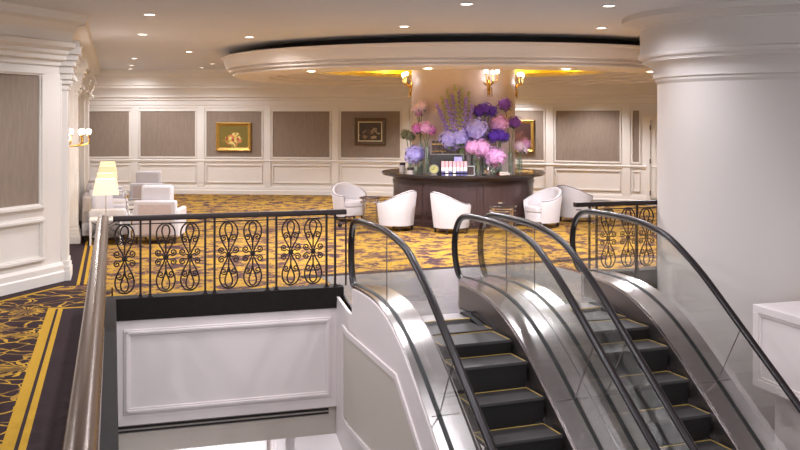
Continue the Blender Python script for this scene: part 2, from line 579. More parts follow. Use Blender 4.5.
# ------------------------------------------------------------------ ceiling
def ring_poly(r, n=96):
    return [(BAR[0] + r * math.cos(2 * PI * i / n), BAR[1] + r * math.sin(2 * PI * i / n)) for i in range(n)]
def ceiling_mesh():
    me = bpy.data.meshes.new('ceiling')
    bm = bmesh.new()
    n = 96
    inner = [bm.verts.new((x, y, CEIL)) for x, y in ring_poly(4.45, n)]
    outer = []
    X0, X1, Y0, Y1 = -16, 15, -4, 30
    for i in range(n):
        a = 2 * PI * i / n
        dx, dy = math.cos(a), math.sin(a)
        ts = []
        if dx > 1e-9: ts.append((X1 - BAR[0]) / dx)
        if dx < -1e-9: ts.append((X0 - BAR[0]) / dx)
        if dy > 1e-9: ts.append((Y1 - BAR[1]) / dy)
        if dy < -1e-9: ts.append((Y0 - BAR[1]) / dy)
        t = min(ts)
        outer.append(bm.verts.new((BAR[0] + dx * t, BAR[1] + dy * t, CEIL)))
    for i in range(n):
        j = (i + 1) % n
        bm.faces.new((inner[i], inner[j], outer[j], outer[i]))
    for f in bm.faces:
        f.normal_update()
        if f.normal.z > 0: f.normal_flip()
    bm.to_mesh(me); bm.free()
    me.materials.append(M['ceiling'])
    o = bpy.data.objects.new('ceiling', me); C.objects.link(o)
    sm = o.modifiers.new('solid', 'SOLIDIFY'); sm.thickness = 0.1; sm.offset = -1
    return o
struct(ceiling_mesh(), 'flat beige ceiling', 'ceiling')

# round dropped ring round the bar column
c3 = (BAR[0], BAR[1], 0)
prof = [(4.640, 3.425), (5.110, 3.425), (5.120, 3.405), (5.11, 3.38), (5.07, 3.37), (5.05, 3.27), (5.01, 3.205), (5.01, 3.185), (4.93, 3.18), (4.92, 3.15), (4.955, 3.145), (4.955, 3.12),
        (4.86, 3.115), (4.85, 3.09), (4.885, 3.085), (4.88, 3.06), (4.82, 3.035), (4.760, 3.025), (4.170, 3.025), (4.140, 3.045), (4.140, 3.075), (4.040, 3.075),
        (4.000, 3.095), (4.000, 3.125), (3.640, 3.125), (3.620, 3.135), (3.620, 3.155), (3.520, 3.155), (3.480, 3.175), (3.480, 3.190), (3.280, 3.190), (3.280, 3.215),
        (3.480, 3.305), (4.640, 3.305)]
rg = MB().lathe(prof, 128, c3, closed=True)
struct(rg.build('ceiling_ring', M['ring'], sharp=30), 'round cream dropped ceiling ring over the bar', 'ceiling')
bn = MB().lathe([(4.5, 3.30), (4.5, CEIL + 0.02), (4.45, CEIL + 0.02), (4.45, 3.30)], 96, c3, closed=True)  # dark band put in as the shade between ring and ceiling
struct(bn.build('ceiling_gap_shade', M['gap_shade']), 'black band standing for the shadow in the gap above the ceiling ring', 'ceiling')
dm = MB().lathe([(4.43, 3.285), (4.43, 3.46), (4.38, 3.53), (4.1, 3.62), (3.5, 3.74), (2.4, 3.86), (1.11, 3.90), (1.11, 3.94), (2.4, 3.90), (3.5, 3.79), (4.44, 3.60), (4.44, 3.285)], 96, c3, closed=True)
struct(dm.build('ceiling_dome', M['gold_dome'], sharp=50), 'gold lit dome inside the ceiling ring', 'ceiling')
for i in range(16):
    a = 2 * PI * i / 16
    light('POINT', (BAR[0] + 4.15 * math.cos(a), BAR[1] + 4.15 * math.sin(a), 3.38), 4.5, (1.0, 0.97, 0.85), 0.08)

# column behind the bar
bc = MB().lathe([(1.11, 0.0), (1.11, 3.92)], 64, c3)
M['bar_column'] = mat('rose_beige_column', rgb(196, 178, 174), 0.4, var=0.05, scale=4)
struct(bc.build('column', M['bar_column']), 'rose beige column rising from the bar', 'column')

# ------------------------------------------------------------------ walls
CORN = [(-0.02, 2.50), (0.03, 2.50), (0.03, 2.56), (0.05, 2.58), (0.05, 2.70), (0.09, 2.72), (0.09, 2.77), (0.15, 2.80), (0.16, 2.86), (0.17, 2.88),
        (0.24, 2.98), (0.36, 3.06), (0.38, 3.12), (0.42, 3.14), (0.52, 3.36), (0.70, 3.46), (0.72, CEIL), (-0.02, CEIL)]
CORN_L = [(-0.02, 2.90), (0.03, 2.90), (0.03, 2.96), (0.10, 2.98), (0.10, 3.03), (0.14, 3.06), (0.14, 3.10), (0.24, 3.14), (0.25, 3.20), (0.19, 3.22),
          (0.21, 3.34), (0.30, 3.44), (0.42, 3.47), (0.44, CEIL), (-0.02, CEIL)]
BASE = [(-0.02, 0.0), (0.05, 0.0), (0.05, 0.11), (0.035, 0.13), (0.035, 0.20), (0.02, 0.24), (-0.02, 0.24)]
RAIL = [(-0.02, 0.92), (0.03, 0.92), (0.03, 0.95), (0.05, 0.96), (0.05, 0.985), (0.03, 1.0), (-0.02, 1.0)]

def wall_frame(mb, p0, p1, s0, s1, z0, z1, w=0.045, d=0.03, n=None):
    """raised rectangular moulding on the wall p0-p1, from s0 to s1 along it"""
    p0 = Vector((p0[0], p0[1], 0)); p1 = Vector((p1[0], p1[1], 0))
    t = (p1 - p0).normalized(); nr = Vector((t.y, -t.x, 0))
    for a, b, c_, e in ((s0, s1, z0, z0 + w), (s0, s1, z1 - w, z1), (s0, s0 + w, z0 + w, z1 - w), (s1 - w, s1, z0 + w, z1 - w)):
        o = p0 + t * a + Vector((0, 0, c_))
        # two steps give the moulding its profile
        mb.obox(o - nr * 0.005, t * (b - a), nr * (d * 0.55 + 0.005), Vector((0, 0, e - c_)))
        q = w * 0.28
        if b - a > e - c_: mb.obox(o + nr * d * 0.5 + Vector((0, 0, q)) + t * 0, t * (b - a), nr * d * 0.5, Vector((0, 0, e - c_ - 2 * q)))
        else: mb.obox(o + nr * d * 0.5 + t * q, t * (b - a - 2 * q), nr * d * 0.5, Vector((0, 0, e - c_)))

PX = [(72, 24.6), (135, 24.8), (201, 24.62), (267.5, 24.45), (335.5, 24.2), (406, 23.8), (478, 23.25), (550, 22.5), (626.5, 21.7), (646, 21.5), (690, 21.0), (760, 19.9)]
PX = [(x, y * 1.094) for x, y in PX]
WB = [((x - 400) * y / F, y) for x, y in PX]
wb = MB()
wb.sweep(WB, [(0, 0), (0, CEIL), (-0.15, CEIL), (-0.15, 0)])
wall_back = struct(wb.build('wall_back', M['plaster'], sharp=60), 'long cream panelled back wall', 'wall')
cr = MB().sweep(WB, CORN); cr.build('cornice', M['plaster'], wall_back, sharp=25)
br = MB().sweep(WB, BASE); br.build('baseboard', M['plaster'], wall_back, sharp=25)
rl = MB().sweep(WB, RAIL); rl.build('chair_rail', M['plaster'], wall_back, sharp=25)
for i in range(len(WB) - 2):
    p0, p1 = WB[i], WB[i + 1]
    ln = math.dist(p0, p1)
    t = Vector((p1[0] - p0[0], p1[1] - p0[1], 0)).normalized(); nr = Vector((t.y, -t.x, 0))
    if i >= 1 and i <= 8:
        pl = MB(); o = Vector((p0[0], p0[1], 0)) - t * 0.105 - nr * 0.01
        pl.obox(o + Vector((0, 0, 0.2)), t * 0.21, nr * 0.045, Vector((0, 0, 2.36)))
        pl.build('pilaster', M['plaster'], wall_back, bevel=0.008)
    if i == 9: continue
    a, b = 0.14, ln - 0.14
    if b - a < 0.2: a, b = 0.12, ln - 0.06
    fp = MB(); o = Vector((p0[0], p0[1], 0)) + t * a
    fp.obox(o + Vector((0, 0, 1.06)) - nr * 0.004, t * (b - a), nr * 0.01, Vector((0, 0, 1.36)))
    fp.build('fabric_panel', M['fabric_wall'], wall_back)
    mo = MB(); wall_frame(mo, p0, p1, a - 0.02, b + 0.02, 1.03, 2.44, 0.05, 0.035)
    wall_frame(mo, p0, p1, a, b, 0.32, 0.86, 0.045, 0.03)
    mo.build('panel_moulding', M['plaster'], wall_back)

# door in the back wall, half hidden by the big column
d0, d1 = Vector((WB[9][0], WB[9][1], 0)), Vector((WB[10][0], WB[10][1], 0))
t = (d1 - d0).normalized(); nr = Vector((t.y, -t.x, 0))
dr = MB(); dr.obox(d0 + t * 0.12 - nr * 0.01, t * 0.9, nr * 0.045, Vector((0, 0, 2.15)))
door = struct(dr.build('door_1', M['plaster'], bevel=0.005), 'cream panelled door at the right end of the back wall', 'door')
df = MB()
df.obox(d0 + t * 0.02 - nr * 0.01, t * 0.1, nr * 0.08, Vector((0, 0, 2.27)))
df.obox(d0 + t * 1.02 - nr * 0.01, t * 0.1, nr * 0.08, Vector((0, 0, 2.27)))
df.obox(d0 + t * 0.02 - nr * 0.01 + Vector((0, 0, 2.15)), t * 1.1, nr * 0.09, Vector((0, 0, 0.12)))
df.build('door_frame', M['plaster'], door)
dp = MB()
q0 = d0 + nr * 0.034; q1 = d1 + nr * 0.034
wall_frame(dp, (q0.x, q0.y), (q1.x, q1.y), 0.22, 0.92, 1.15, 2.02, 0.04, 0.02)
wall_frame(dp, (q0.x, q0.y), (q1.x, q1.y), 0.22, 0.92, 0.2, 0.95, 0.04, 0.02)
dp.build('door_moulding', M['plaster'], door)
hg = MB()
for z in (0.25, 1.05, 1.9): hg.obox(d0 + t * 0.112 + nr * 0.03 + Vector((0, 0, z)), t * 0.02, nr * 0.045, Vector((0, 0, 0.12)))
hg.build('hinge', M['bronze'], door)

# right-hand wall, behind the big column
wr = MB().sweep([WB[-1], (13, 18), (13, -3)], [(0, -4), (0, CEIL), (-0.15, CEIL), (-0.15, -4)])
struct(wr.build('wall_right', M['plaster']), 'cream wall far right behind the big white column', 'wall')

# near left wall, oblique
WL = [tuple(LW0), tuple(LW1)]
wl = MB().sweep(WL, [(0, 0), (0, CEIL), (-0.2, CEIL), (-0.2, 0)])
wall_left = struct(wl.build('wall_left', M['plaster']), 'near left wall of cream panelling with taupe fabric', 'wall')
WLc = WL
MB().sweep(WLc, CORN_L).build('cornice', M['plaster'], wall_left, sharp=25)
MB().sweep(WLc, [(-0.02, 0.0), (0.06, 0.0), (0.06, 0.13), (0.045, 0.15), (0.045, 0.22), (0.025, 0.26), (-0.02, 0.26)]).build('baseboard', M['plaster'], wall_left, sharp=25)
t3 = Vector((wdir.x, wdir.y, 0)); n3 = Vector((wnor.x, wnor.y, 0))
for k in range(5):
    s1 = 14 - 0.42 - k * 2.9; s0 = s1 - 2.5
    fp = MB().obox(Vector((LW0.x, LW0.y, 1.07)) + t3 * s0 - n3 * 0.004, t3 * (s1 - s0), n3 * 0.01, Vector((0, 0, 1.70)))
    fp.build('fabric_panel', M['fabric_wall'], wall_left)
    mo = MB()
    wall_frame(mo, WL[0], WL[1], s0 - 0.07, s1 + 0.07, 1.0, 2.84, 0.085, 0.05)
    wall_frame(mo, WL[0], WL[1], s0 - 0.07, s1 + 0.07, 0.32, 0.90, 0.07, 0.045)
    mo.build('panel_moulding', M['plaster'], wall_left)

# lounge wall along the grid, with piers
lw = MB().box(-0.95, -0.78, 13.37, 28.6, 0, CEIL)
wall_lounge = struct(grid(lw.build('wall_lounge', M['plaster'])), 'cream lounge wall with projecting piers', 'wall')
# piers: shaft, base and a corbelled capital each
for k, v in enumerate((13.35, 17.2, 21.0, 24.8)):
    ul = -0.70 if k == 0 else -0.9
    p = MB()
    p.box(ul, -0.585, v, v + 0.5, 0, 3.3)
    p.box(ul, -0.66, v - 0.03, v + 0.53, 0.3, 2.9)
    pier = p.build('pilaster', M['plaster'], wall_lounge, bevel=0.006)
    b = MB()
    for o, z0, z1 in ((0.04, 0, 0.14), (0.03, 0.14, 0.20), (0.015, 0.20, 0.27)):
        b.box(ul, -0.585 + o, v - o, v + 0.5 + o, z0, z1)
    b.build('pilaster_base', M['plaster'], pier, bevel=0.006)
    b = MB()
    for o, z0, z1 in ((0.015, 2.58, 2.62), (0.03, 2.66, 2.72), (0.05, 2.72, 2.80), (0.07, 2.80, 2.90), (0.10, 2.90, 2.98), (0.13, 2.98, 3.06), (0.17, 3.06, 3.16), (0.15, 3.16, 3.24)):
        b.box(ul, -0.585 + o, v - o * 0.7, v + 0.5 + o * 0.7, z0, z1)
    # leaf scroll under the capital
    b.tube([(-0.585 + 0.10 * math.cos(a) * (1 - a / 9), v + 0.25, 2.70 + 0.11 * math.sin(a) * (1 - a / 9)) for a in [i * 0.5 for i in range(14)]], 0.03, 8)
    b.build('capital', M['plaster'], pier, bevel=0.006)
lc = MB(); P = [(-0.78, 13.42), (-0.78, 28.5)]
lc.sweep(P, CORN_L); lc.build('cornice', M['plaster'], wall_lounge, sharp=25)
MB().sweep(P, BASE).build('baseboard', M['plaster'], wall_lounge, sharp=25)

# ------------------------------------------------------------------ big white column on the right
bcx, bcy = 5.14, 12.58
cp = [(1.60, -4.0), (1.60, 2.66), (1.615, 2.68), (1.63, 2.70), (1.63, 2.725), (1.66, 2.745), (1.655, 2.77), (1.655, 2.84), (1.67, 2.87), (1.71, 2.91), (1.77, 2.94),
      (1.80, 2.955), (1.79, 2.965), (1.80, 2.99), (1.845, 3.01), (1.86, 3.035), (1.86, 3.06), (1.84, 3.075), (1.835, 3.10), (1.835, 3.40), (1.85, 3.41), (1.85, 3.43), (1.87, 3.44),
      (1.91, 3.46), (1.97, 3.485), (2.08, 3.50), (2.08, CEIL + 0.02)]
bc = MB().lathe(cp, 96, (bcx, bcy, 0))
struct(bc.build('column', M['column'], sharp=32), 'big white round column with a moulded capital', 'column')

# ------------------------------------------------------------------ stairwell faces
ff = MB().box(0.0, 2.74, 11.34, 11.54, -1.40, -0.17)
wall_well = struct(grid(ff.build('wall_stairwell', M['white'])), 'white panelled face under the iron railing', 'wall')
def grid_frame(mb, u0, u1, z0, z1, w, y, d):
    for a, b, c_, e in ((u0, u1, z0, z0 + w), (u0, u1, z1 - w, z1), (u0, u0 + w, z0 + w, z1 - w), (u1 - w, u1, z0 + w, z1 - w)):
        mb.box(a, b, y - d * 0.6, y + 0.01, c_, e)
    q = w * 0.3
    for a, b, c_, e in ((u0 + q, u1 - q, z0 + q, z0 + w - q), (u0 + q, u1 - q, z1 - w + q, z1 - q), (u0 + q, u0 + w - q, z0 + q, z1 - q), (u1 - w + q, u1 - q, z0 + q, z1 - q)):
        mb.box(a, b, y - d, y, c_, e)
mo = MB(); grid_frame(mo, 0.12, 2.60, -1.27, -0.28, 0.07, 11.34, 0.03)
mo.build('panel_moulding', M['white'], wall_well, bevel=0.004)
bm_ = MB().box(0.0, 2.74, 11.40, 11.56, -1.76, -1.40)
beam = struct(grid(bm_.build('trim_1', M['grey_beam'])), 'beige beam below the white panelled face', 'trim')
g = MB().box(0.0, 2.58, 11.385, 11.40, -1.455, -1.43).box(0.0, 2.58, 11.385, 11.40, -1.50, -1.478)  # raised dark strips stand for the shade of two grooves
g.build('groove_shade', M['gap_shade'], beam)
# left face of the well, under the bronze rail
lf = MB().box(-0.12, 0.035, -3, 11.54, -1.76, 0.09)
struct(grid(lf.build('trim_2', M['stone_black'], bevel=0.008)), 'dark kerb under the bronze rail', 'trim')
# right ledge beside the big column
bx = MB().box(6.9, 8.7, -3, 8.82, -0.80, 0.11)
ledge = struct(grid(bx.build('trim_3', M['white'], bevel=0.008)), 'white panelled ledge jutting out before the big column', 'trim')
mo = MB()
def frame_u(mb, u, v0, v1, z0, z1, w, d):
    for a, b, c_, e in ((v0, v1, z0, z0 + w), (v0, v1, z1 - w, z1), (v0, v0 + w, z0 + w, z1 - w), (v1 - w, v1, z0 + w, z1 - w)):
        mb.box(u - d, u + 0.01, a, b, c_, e)
frame_u(mo, 6.9, 5.9, 8.82, -0.80, 0.11, 0.085, 0.03); frame_u(mo, 6.9, 2.9, 5.9, -0.80, 0.11, 0.085, 0.03)
frame_u(mo, 6.9, 5.985, 8.735, -0.715, 0.025, 0.03, 0.018); frame_u(mo, 6.9, 2.985, 5.815, -0.715, 0.025, 0.03, 0.018)
mo.build('panel_moulding', M['white'], ledge, bevel=0.004)
wq = MB().box(7.15, 7.3, -3, 8.8, -4.0, -0.80)
struct(grid(wq.build('wall_lower_right', M['white'])), 'white wall below the panelled ledge', 'wall')

# lower level glimpsed under the beam
lo = MB().box(-3, 14, -3, 14.2, -4.2, -4.0)
struct(grid(lo.build('floor_lower', M['landing'])), 'pale floor of the lower level', 'floor')
lwall = MB().box(-3, 9, 14.0, 14.2, -4.0, -0.3)
wall_lower = struct(grid(lwall.build('wall_lower', M['white'])), 'bright white panelled wall of the lower level', 'wall')
cb = MB(); cb.box(0.2, 1.42, 13.9, 14.0, -3.8, -2.55)
cab = cb.build('panel', M['white_lacquer'], wall_lower, bevel=0.006)
MB().sphere((1.33, 13.88, -2.72), 0.025).build('knob', M['knob'], cab)
cb = MB(); cb.box(1.46, 2.2, 13.9, 14.0, -3.8, -2.52); cb.build('panel', M['white_lacquer'], wall_lower, bevel=0.006)
cb = MB(); cb.box(2.32, 2.48, 13.85, 14.0, -4.0, -1.8); cb.build('pilaster', M['white'], wall_lower, bevel=0.006)
lce = MB().box(-3, 7.0, 11.54, 14.1, -1.75, -1.6)
struct(grid(lce.build('ceiling_lower', M['white'])), 'ceiling of the lower level', 'ceiling')
lsd = MB().box(-0.12, 0.03, -3, 11.3, -4.0, -1.76)
struct(grid(lsd.build('wall_lower_left', M['white'])), 'white wall below the dark kerb', 'wall')

def downlight(name, x, y, z, label, group, power, rad=0.085, lamp=True, cone=2.3):
    t = thing(name, label, 'downlight', (x, y, z), 0, group)
    MB().lathe([(rad * 0.78, 0.0), (rad, 0.0), (rad * 1.02, -0.006), (rad * 0.95, -0.012), (rad * 0.78, -0.008)], 20, closed=True).build('trim_ring', M['white_lacquer'], t)
    MB().lathe([(0.0001, -0.004), (rad * 0.78, -0.004), (rad * 0.78, 0.0), (0.0001, 0.0)], 20).build('lamp', M['bulb'], t)
    if lamp: light('SPOT', (0, 0, -0.04), power, WARM, 0.06, cone, 0.7, t)
    return t
x, y, _ = W(1.4, 12.9); downlight('downlight', x, y, -1.75, 'downlight of the lower level, out of sight under the beam', None, 90, cone=2.8)
x, y, _ = W(4.4, 12.9); downlight('downlight', x, y, -1.75, 'added unseen lamp brightening the lower level, beneath the escalator landing', None, 90, cone=2.8)  # second lower lamp, added to brighten the dark area under the landing

# ------------------------------------------------------------------ iron railings
def spiral(cx, cz, r0, a0, turns, flip, n=16, r1=0.008):
    return [(cx + flip * (r0 + (r1 - r0) * i / n) * math.cos(a0 + turns * 2 * PI * i / n), 0, cz + (r0 + (r1 - r0) * i / n) * math.sin(a0 + turns * 2 * PI * i / n)) for i in range(n + 1)]
def scroll_mesh():
    mb = MB(); r = 0.0095
    for s in (1, -1):
        def T(pts): return [(p[0], 0, 0.42 + s * p[2]) for p in pts]
        half = [(0, 0, 0.015), (0.03, 0, 0.075), (0.076, 0, 0.16), (0.106, 0, 0.25), (0.10, 0, 0.325), (0.06, 0, 0.385), (0, 0, 0.405)]
        loop = half + [(-p[0], 0, p[2]) for p in half[-2:0:-1]]
        mb.tube(smooth_path(T(loop), 4, True), r, 6, True)
        half = [(0, 0, 0.19), (0.03, 0, 0.25), (0.045, 0, 0.31), (0.032, 0, 0.365), (0, 0, 0.385)]
        loop = half + [(-p[0], 0, p[2]) for p in half[-2:0:-1]]
        mb.tube(smooth_path(T(loop), 4, True), r, 6, True)
        mb.tube(T([(0, 0, 0.05), (0, 0, 0.20)]), r, 6)
        for fl in (1, -1):
            mb.tube(T([(0, 0, 0.15), (fl * 0.014, 0, 0.19)] + spiral(fl * 0.058, 0.20, 0.044, PI, -1.45, fl)), r * 0.9, 6)
            mb.tube(T([(fl * 0.012, 0, 0.012), (fl * 0.04, 0, 0.025)] + spiral(fl * 0.085, 0.058, 0.043, PI * 1.2, 1.5, fl)), r * 0.9, 6)
    return mb.mesh('scroll_ornament', M['iron'])
SCROLL = scroll_mesh()
RB = MB()
for i in range(8):
    a = 2 * PI * i / 8
    RB.sphere((0.02 * math.cos(a), 0, 0.42 + 0.02 * math.sin(a)), (0.013, 0.011, 0.013), 8, 6)
RB.sphere((0, 0, 0.42), (0.014, 0.018, 0.014), 8, 6)
ROS = RB.mesh('rosette', M['iron'])
def ornament(parent, x, y, z, rz=0.0):
    o = bpy.data.objects.new('scroll_ornament', SCROLL); C.objects.link(o); o.parent = parent
    o.location = (x, y, z); o.rotation_euler = (0, 0, rz)
    q = bpy.data.objects.new('rosette', ROS); C.objects.link(q); q.parent = o
def post_mesh():
    mb = MB()
    mb.box(-0.0125, 0.0125, -0.0125, 0.0125, 0, 0.90)
    mb.box(-0.028, 0.028, -0.028, 0.028, 0, 0.012); mb.box(-0.019, 0.019, -0.019, 0.019, 0.012, 0.035)
    return mb.mesh('post', M['iron'])
POST = post_mesh()
def post(parent, x, y, z):
    o = bpy.data.objects.new('post', POST); C.objects.link(o); o.parent = parent; o.location = (x, y, z)

def railing(label, u0, u1, posts, motifs, v=11.32, rail0=None, rail1=None, kerb0=None, kerb1=None):
    t = thing('iron_railing', label, 'railing', W(u0, v), TH)
    def X(u): return u - u0
    k0 = u0 if kerb0 is None else kerb0; k1 = u1 if kerb1 is None else kerb1
    MB().box(X(k0), X(k1), 0.0, 0.22, -0.17, 0.09).build('kerb', M['stone_black'], t, bevel=0.006)
    r0 = u0 if rail0 is None else rail0; r1 = u1 if rail1 is None else rail1
    pr = [(0.035, 0.99), (0.045, 1.0), (0.045, 1.035), (0.035, 1.052), (-0.035, 1.052), (-0.045, 1.035), (-0.045, 1.0), (-0.035, 0.99)]
    MB().prism([(p[0] + 0.06, p[1]) for p in pr], X(r0), X(r1), 'x').build('handrail', M['iron'], t)
    b = MB(); b.box(X(r0) + 0.02, X(r1) - 0.02, 0.05, 0.07, 0.945, 0.957)
    b.build('top_bar', M['iron'], t)
    for p in posts: post(t, X(p), 0.06, 0.09)
    for p in motifs: ornament(t, X(p), 0.06, 0.125)
    return t
rf = railing('wrought iron scroll railing across the stairwell, above the white panelled face', 0.0, 2.76,
        [0.31, 0.42, 1.06, 1.17, 1.81, 1.92, 2.55, 2.66], [0.13, 0.60, 0.88, 1.34, 1.63, 2.10, 2.38], rail0=0.0, rail1=2.80, kerb1=2.76)
st = MB().tube([(2.66, 0.06, 0.93), (2.80, 0.06, 0.93), (2.80, 0.06, 0.10), (2.68, 0.06, 0.10)], 0.012, 6)
st.sphere((2.72, 0.05, 0.86), 0.03)
st.build('end_bracket', M['iron'], rf)
rr = railing('wrought iron scroll railing right of the escalators, running up to the white column', 6.05, 7.62,
        [6.22, 6.33, 6.96, 7.29, 7.40], [6.51, 6.82, 7.11], rail0=6.0, kerb0=6.28)

# bronze rail with the same scrolls running towards the camera
t = thing('bronze_railing', 'broad bronze handrail running from the iron railing towards the camera', 'railing', W(-0.11, 11.45), TH)
prf = []
for i in range(16):
    a = 2 * PI * i / 16
    prf.append((0.064 * math.copysign(abs(math.cos(a)) ** 0.7, math.cos(a)), 1.01 + 0.042 * math.copysign(abs(math.sin(a)) ** 0.8, math.sin(a))))
MB().prism(prf, 0.05, -11.3, 'y').build('handrail', M['bronze'], t)
MB().box(-0.01, 0.01, -11.2, 0.0, 0.93, 0.945).build('top_bar', M['iron'], t)
MB().box(-0.018, 0.018, -11.2, 0.0, 0.93, 0.985).build('rail_core', M['iron'], t)
for k in range(7):
    y = -0.30 - k * 1.5
    for dy in (0, -0.11): post(t, 0.0, y + dy, 0.09)
    for dy in (0.38, 0.66, 1.0, 1.28):
        if k < 6: ornament(t, 0.0, y - dy, 0.125, PI / 2)

# ------------------------------------------------------------------ escalators
SLOPE = 0.75
HR = [(10.08, 0.285), (10.30, 0.275), (10.41, 0.38), (10.47, 0.55), (10.47, 0.72), (10.41, 0.88), (10.28, 1.0), (10.08, 1.045), (9.6, 1.05), (9.2, 1.04), (8.86, 1.0),
      (8.52, 0.92), (8.2, 0.76), (7.87, 0.55)]
HR += [(7.87 - d, 0.55 - SLOPE * d) for d in (0.5, 1.5, 3.0, 5.0)]
DK = [(10.17, 0.29), (9.85, 0.30), (9.5, 0.30), (9.17, 0.275), (8.83, 0.20), (8.45, 0.04), (8.08, -0.19), (7.78, -0.41)]
DK += [(7.78 - d, -0.41 - SLOPE * d) for d in (0.5, 1.5, 3.0, 5.0)]
def curve2(pts, k=5):
    return [(p.x, p.y) for p in smooth_path([(a, b, 0) for a, b in pts], k)]
HRC, DKC = curve2(HR, 5), curve2(DK, 4)
def deck_at(v):
    for a, b in zip(DKC, DKC[1:]):
        if b[0] <= v <= a[0]: return b[1] + (a[1] - b[1]) * (v - b[0]) / max(1e-6, a[0] - b[0])
    return DKC[-1][1] if v < DKC[-1][0] else DKC[0][1]
def hand_at(v):
    q = [p for p in HRC]
    i0 = max(range(len(q)), key=lambda i: q[i][0])
    q = q[i0:]
    for a, b in zip(q, q[1:]):
        if b[0] <= v <= a[0]: return b[1] + (a[1] - b[1]) * (v - b[0]) / max(1e-6, a[0] - b[0])
    return q[-1][1]

def strip(mb, u0, u1, top, drop, ends=None):
    """solid strip following the deck curve, 'drop' thick; ends = where it stops at u0 and u1 (rows may differ)"""
    rows = ends if ends else [(u0, 10.17), (u1, 10.17)]
    n = len(DKC); m = len(rows)
    vs = []
    for u, ve in rows:
        for v, z in DKC: vs.append((u, min(v, ve), z + top))
        for v, z in DKC: vs.append((u, min(v, ve), z + top - drop))
    fs = []
    S2 = 2 * n
    for r_ in range(m - 1):
        a = r_ * S2; b = a + S2
        for i in range(n - 1):
            fs.append((a + i, a + i + 1, b + i + 1, b + i))
            fs.append((a + n + i, a + n + i + 1, b + n + i + 1, b + n + i))
        fs.append((a, a + n, b + n, b)); fs.append((a + n - 1, a + 2 * n - 1, b + 2 * n - 1, b + n - 1))
    for a in (0, (m - 1) * S2):
        for i in range(n - 1): fs.append((a + i, a + i + 1, a + n + i + 1, a + n + i))
    mb.add(vs, fs)

STEPS = [(9.26, -0.03), (8.83, -0.05), (8.42, -0.19), (8.085, -0.445)]
while STEPS[-1][0] > 3.2: STEPS.append((STEPS[-1][0] - 0.335, STEPS[-1][1] - 0.2512))

def taper(mb, k=0.025):
    for i, (u, v, z) in enumerate(mb.v):
        mb.v[i] = (u + (k * (v - 10) if v < 10 else 0.16 * max(0.0, v - 10.18)), v, z)
    return mb

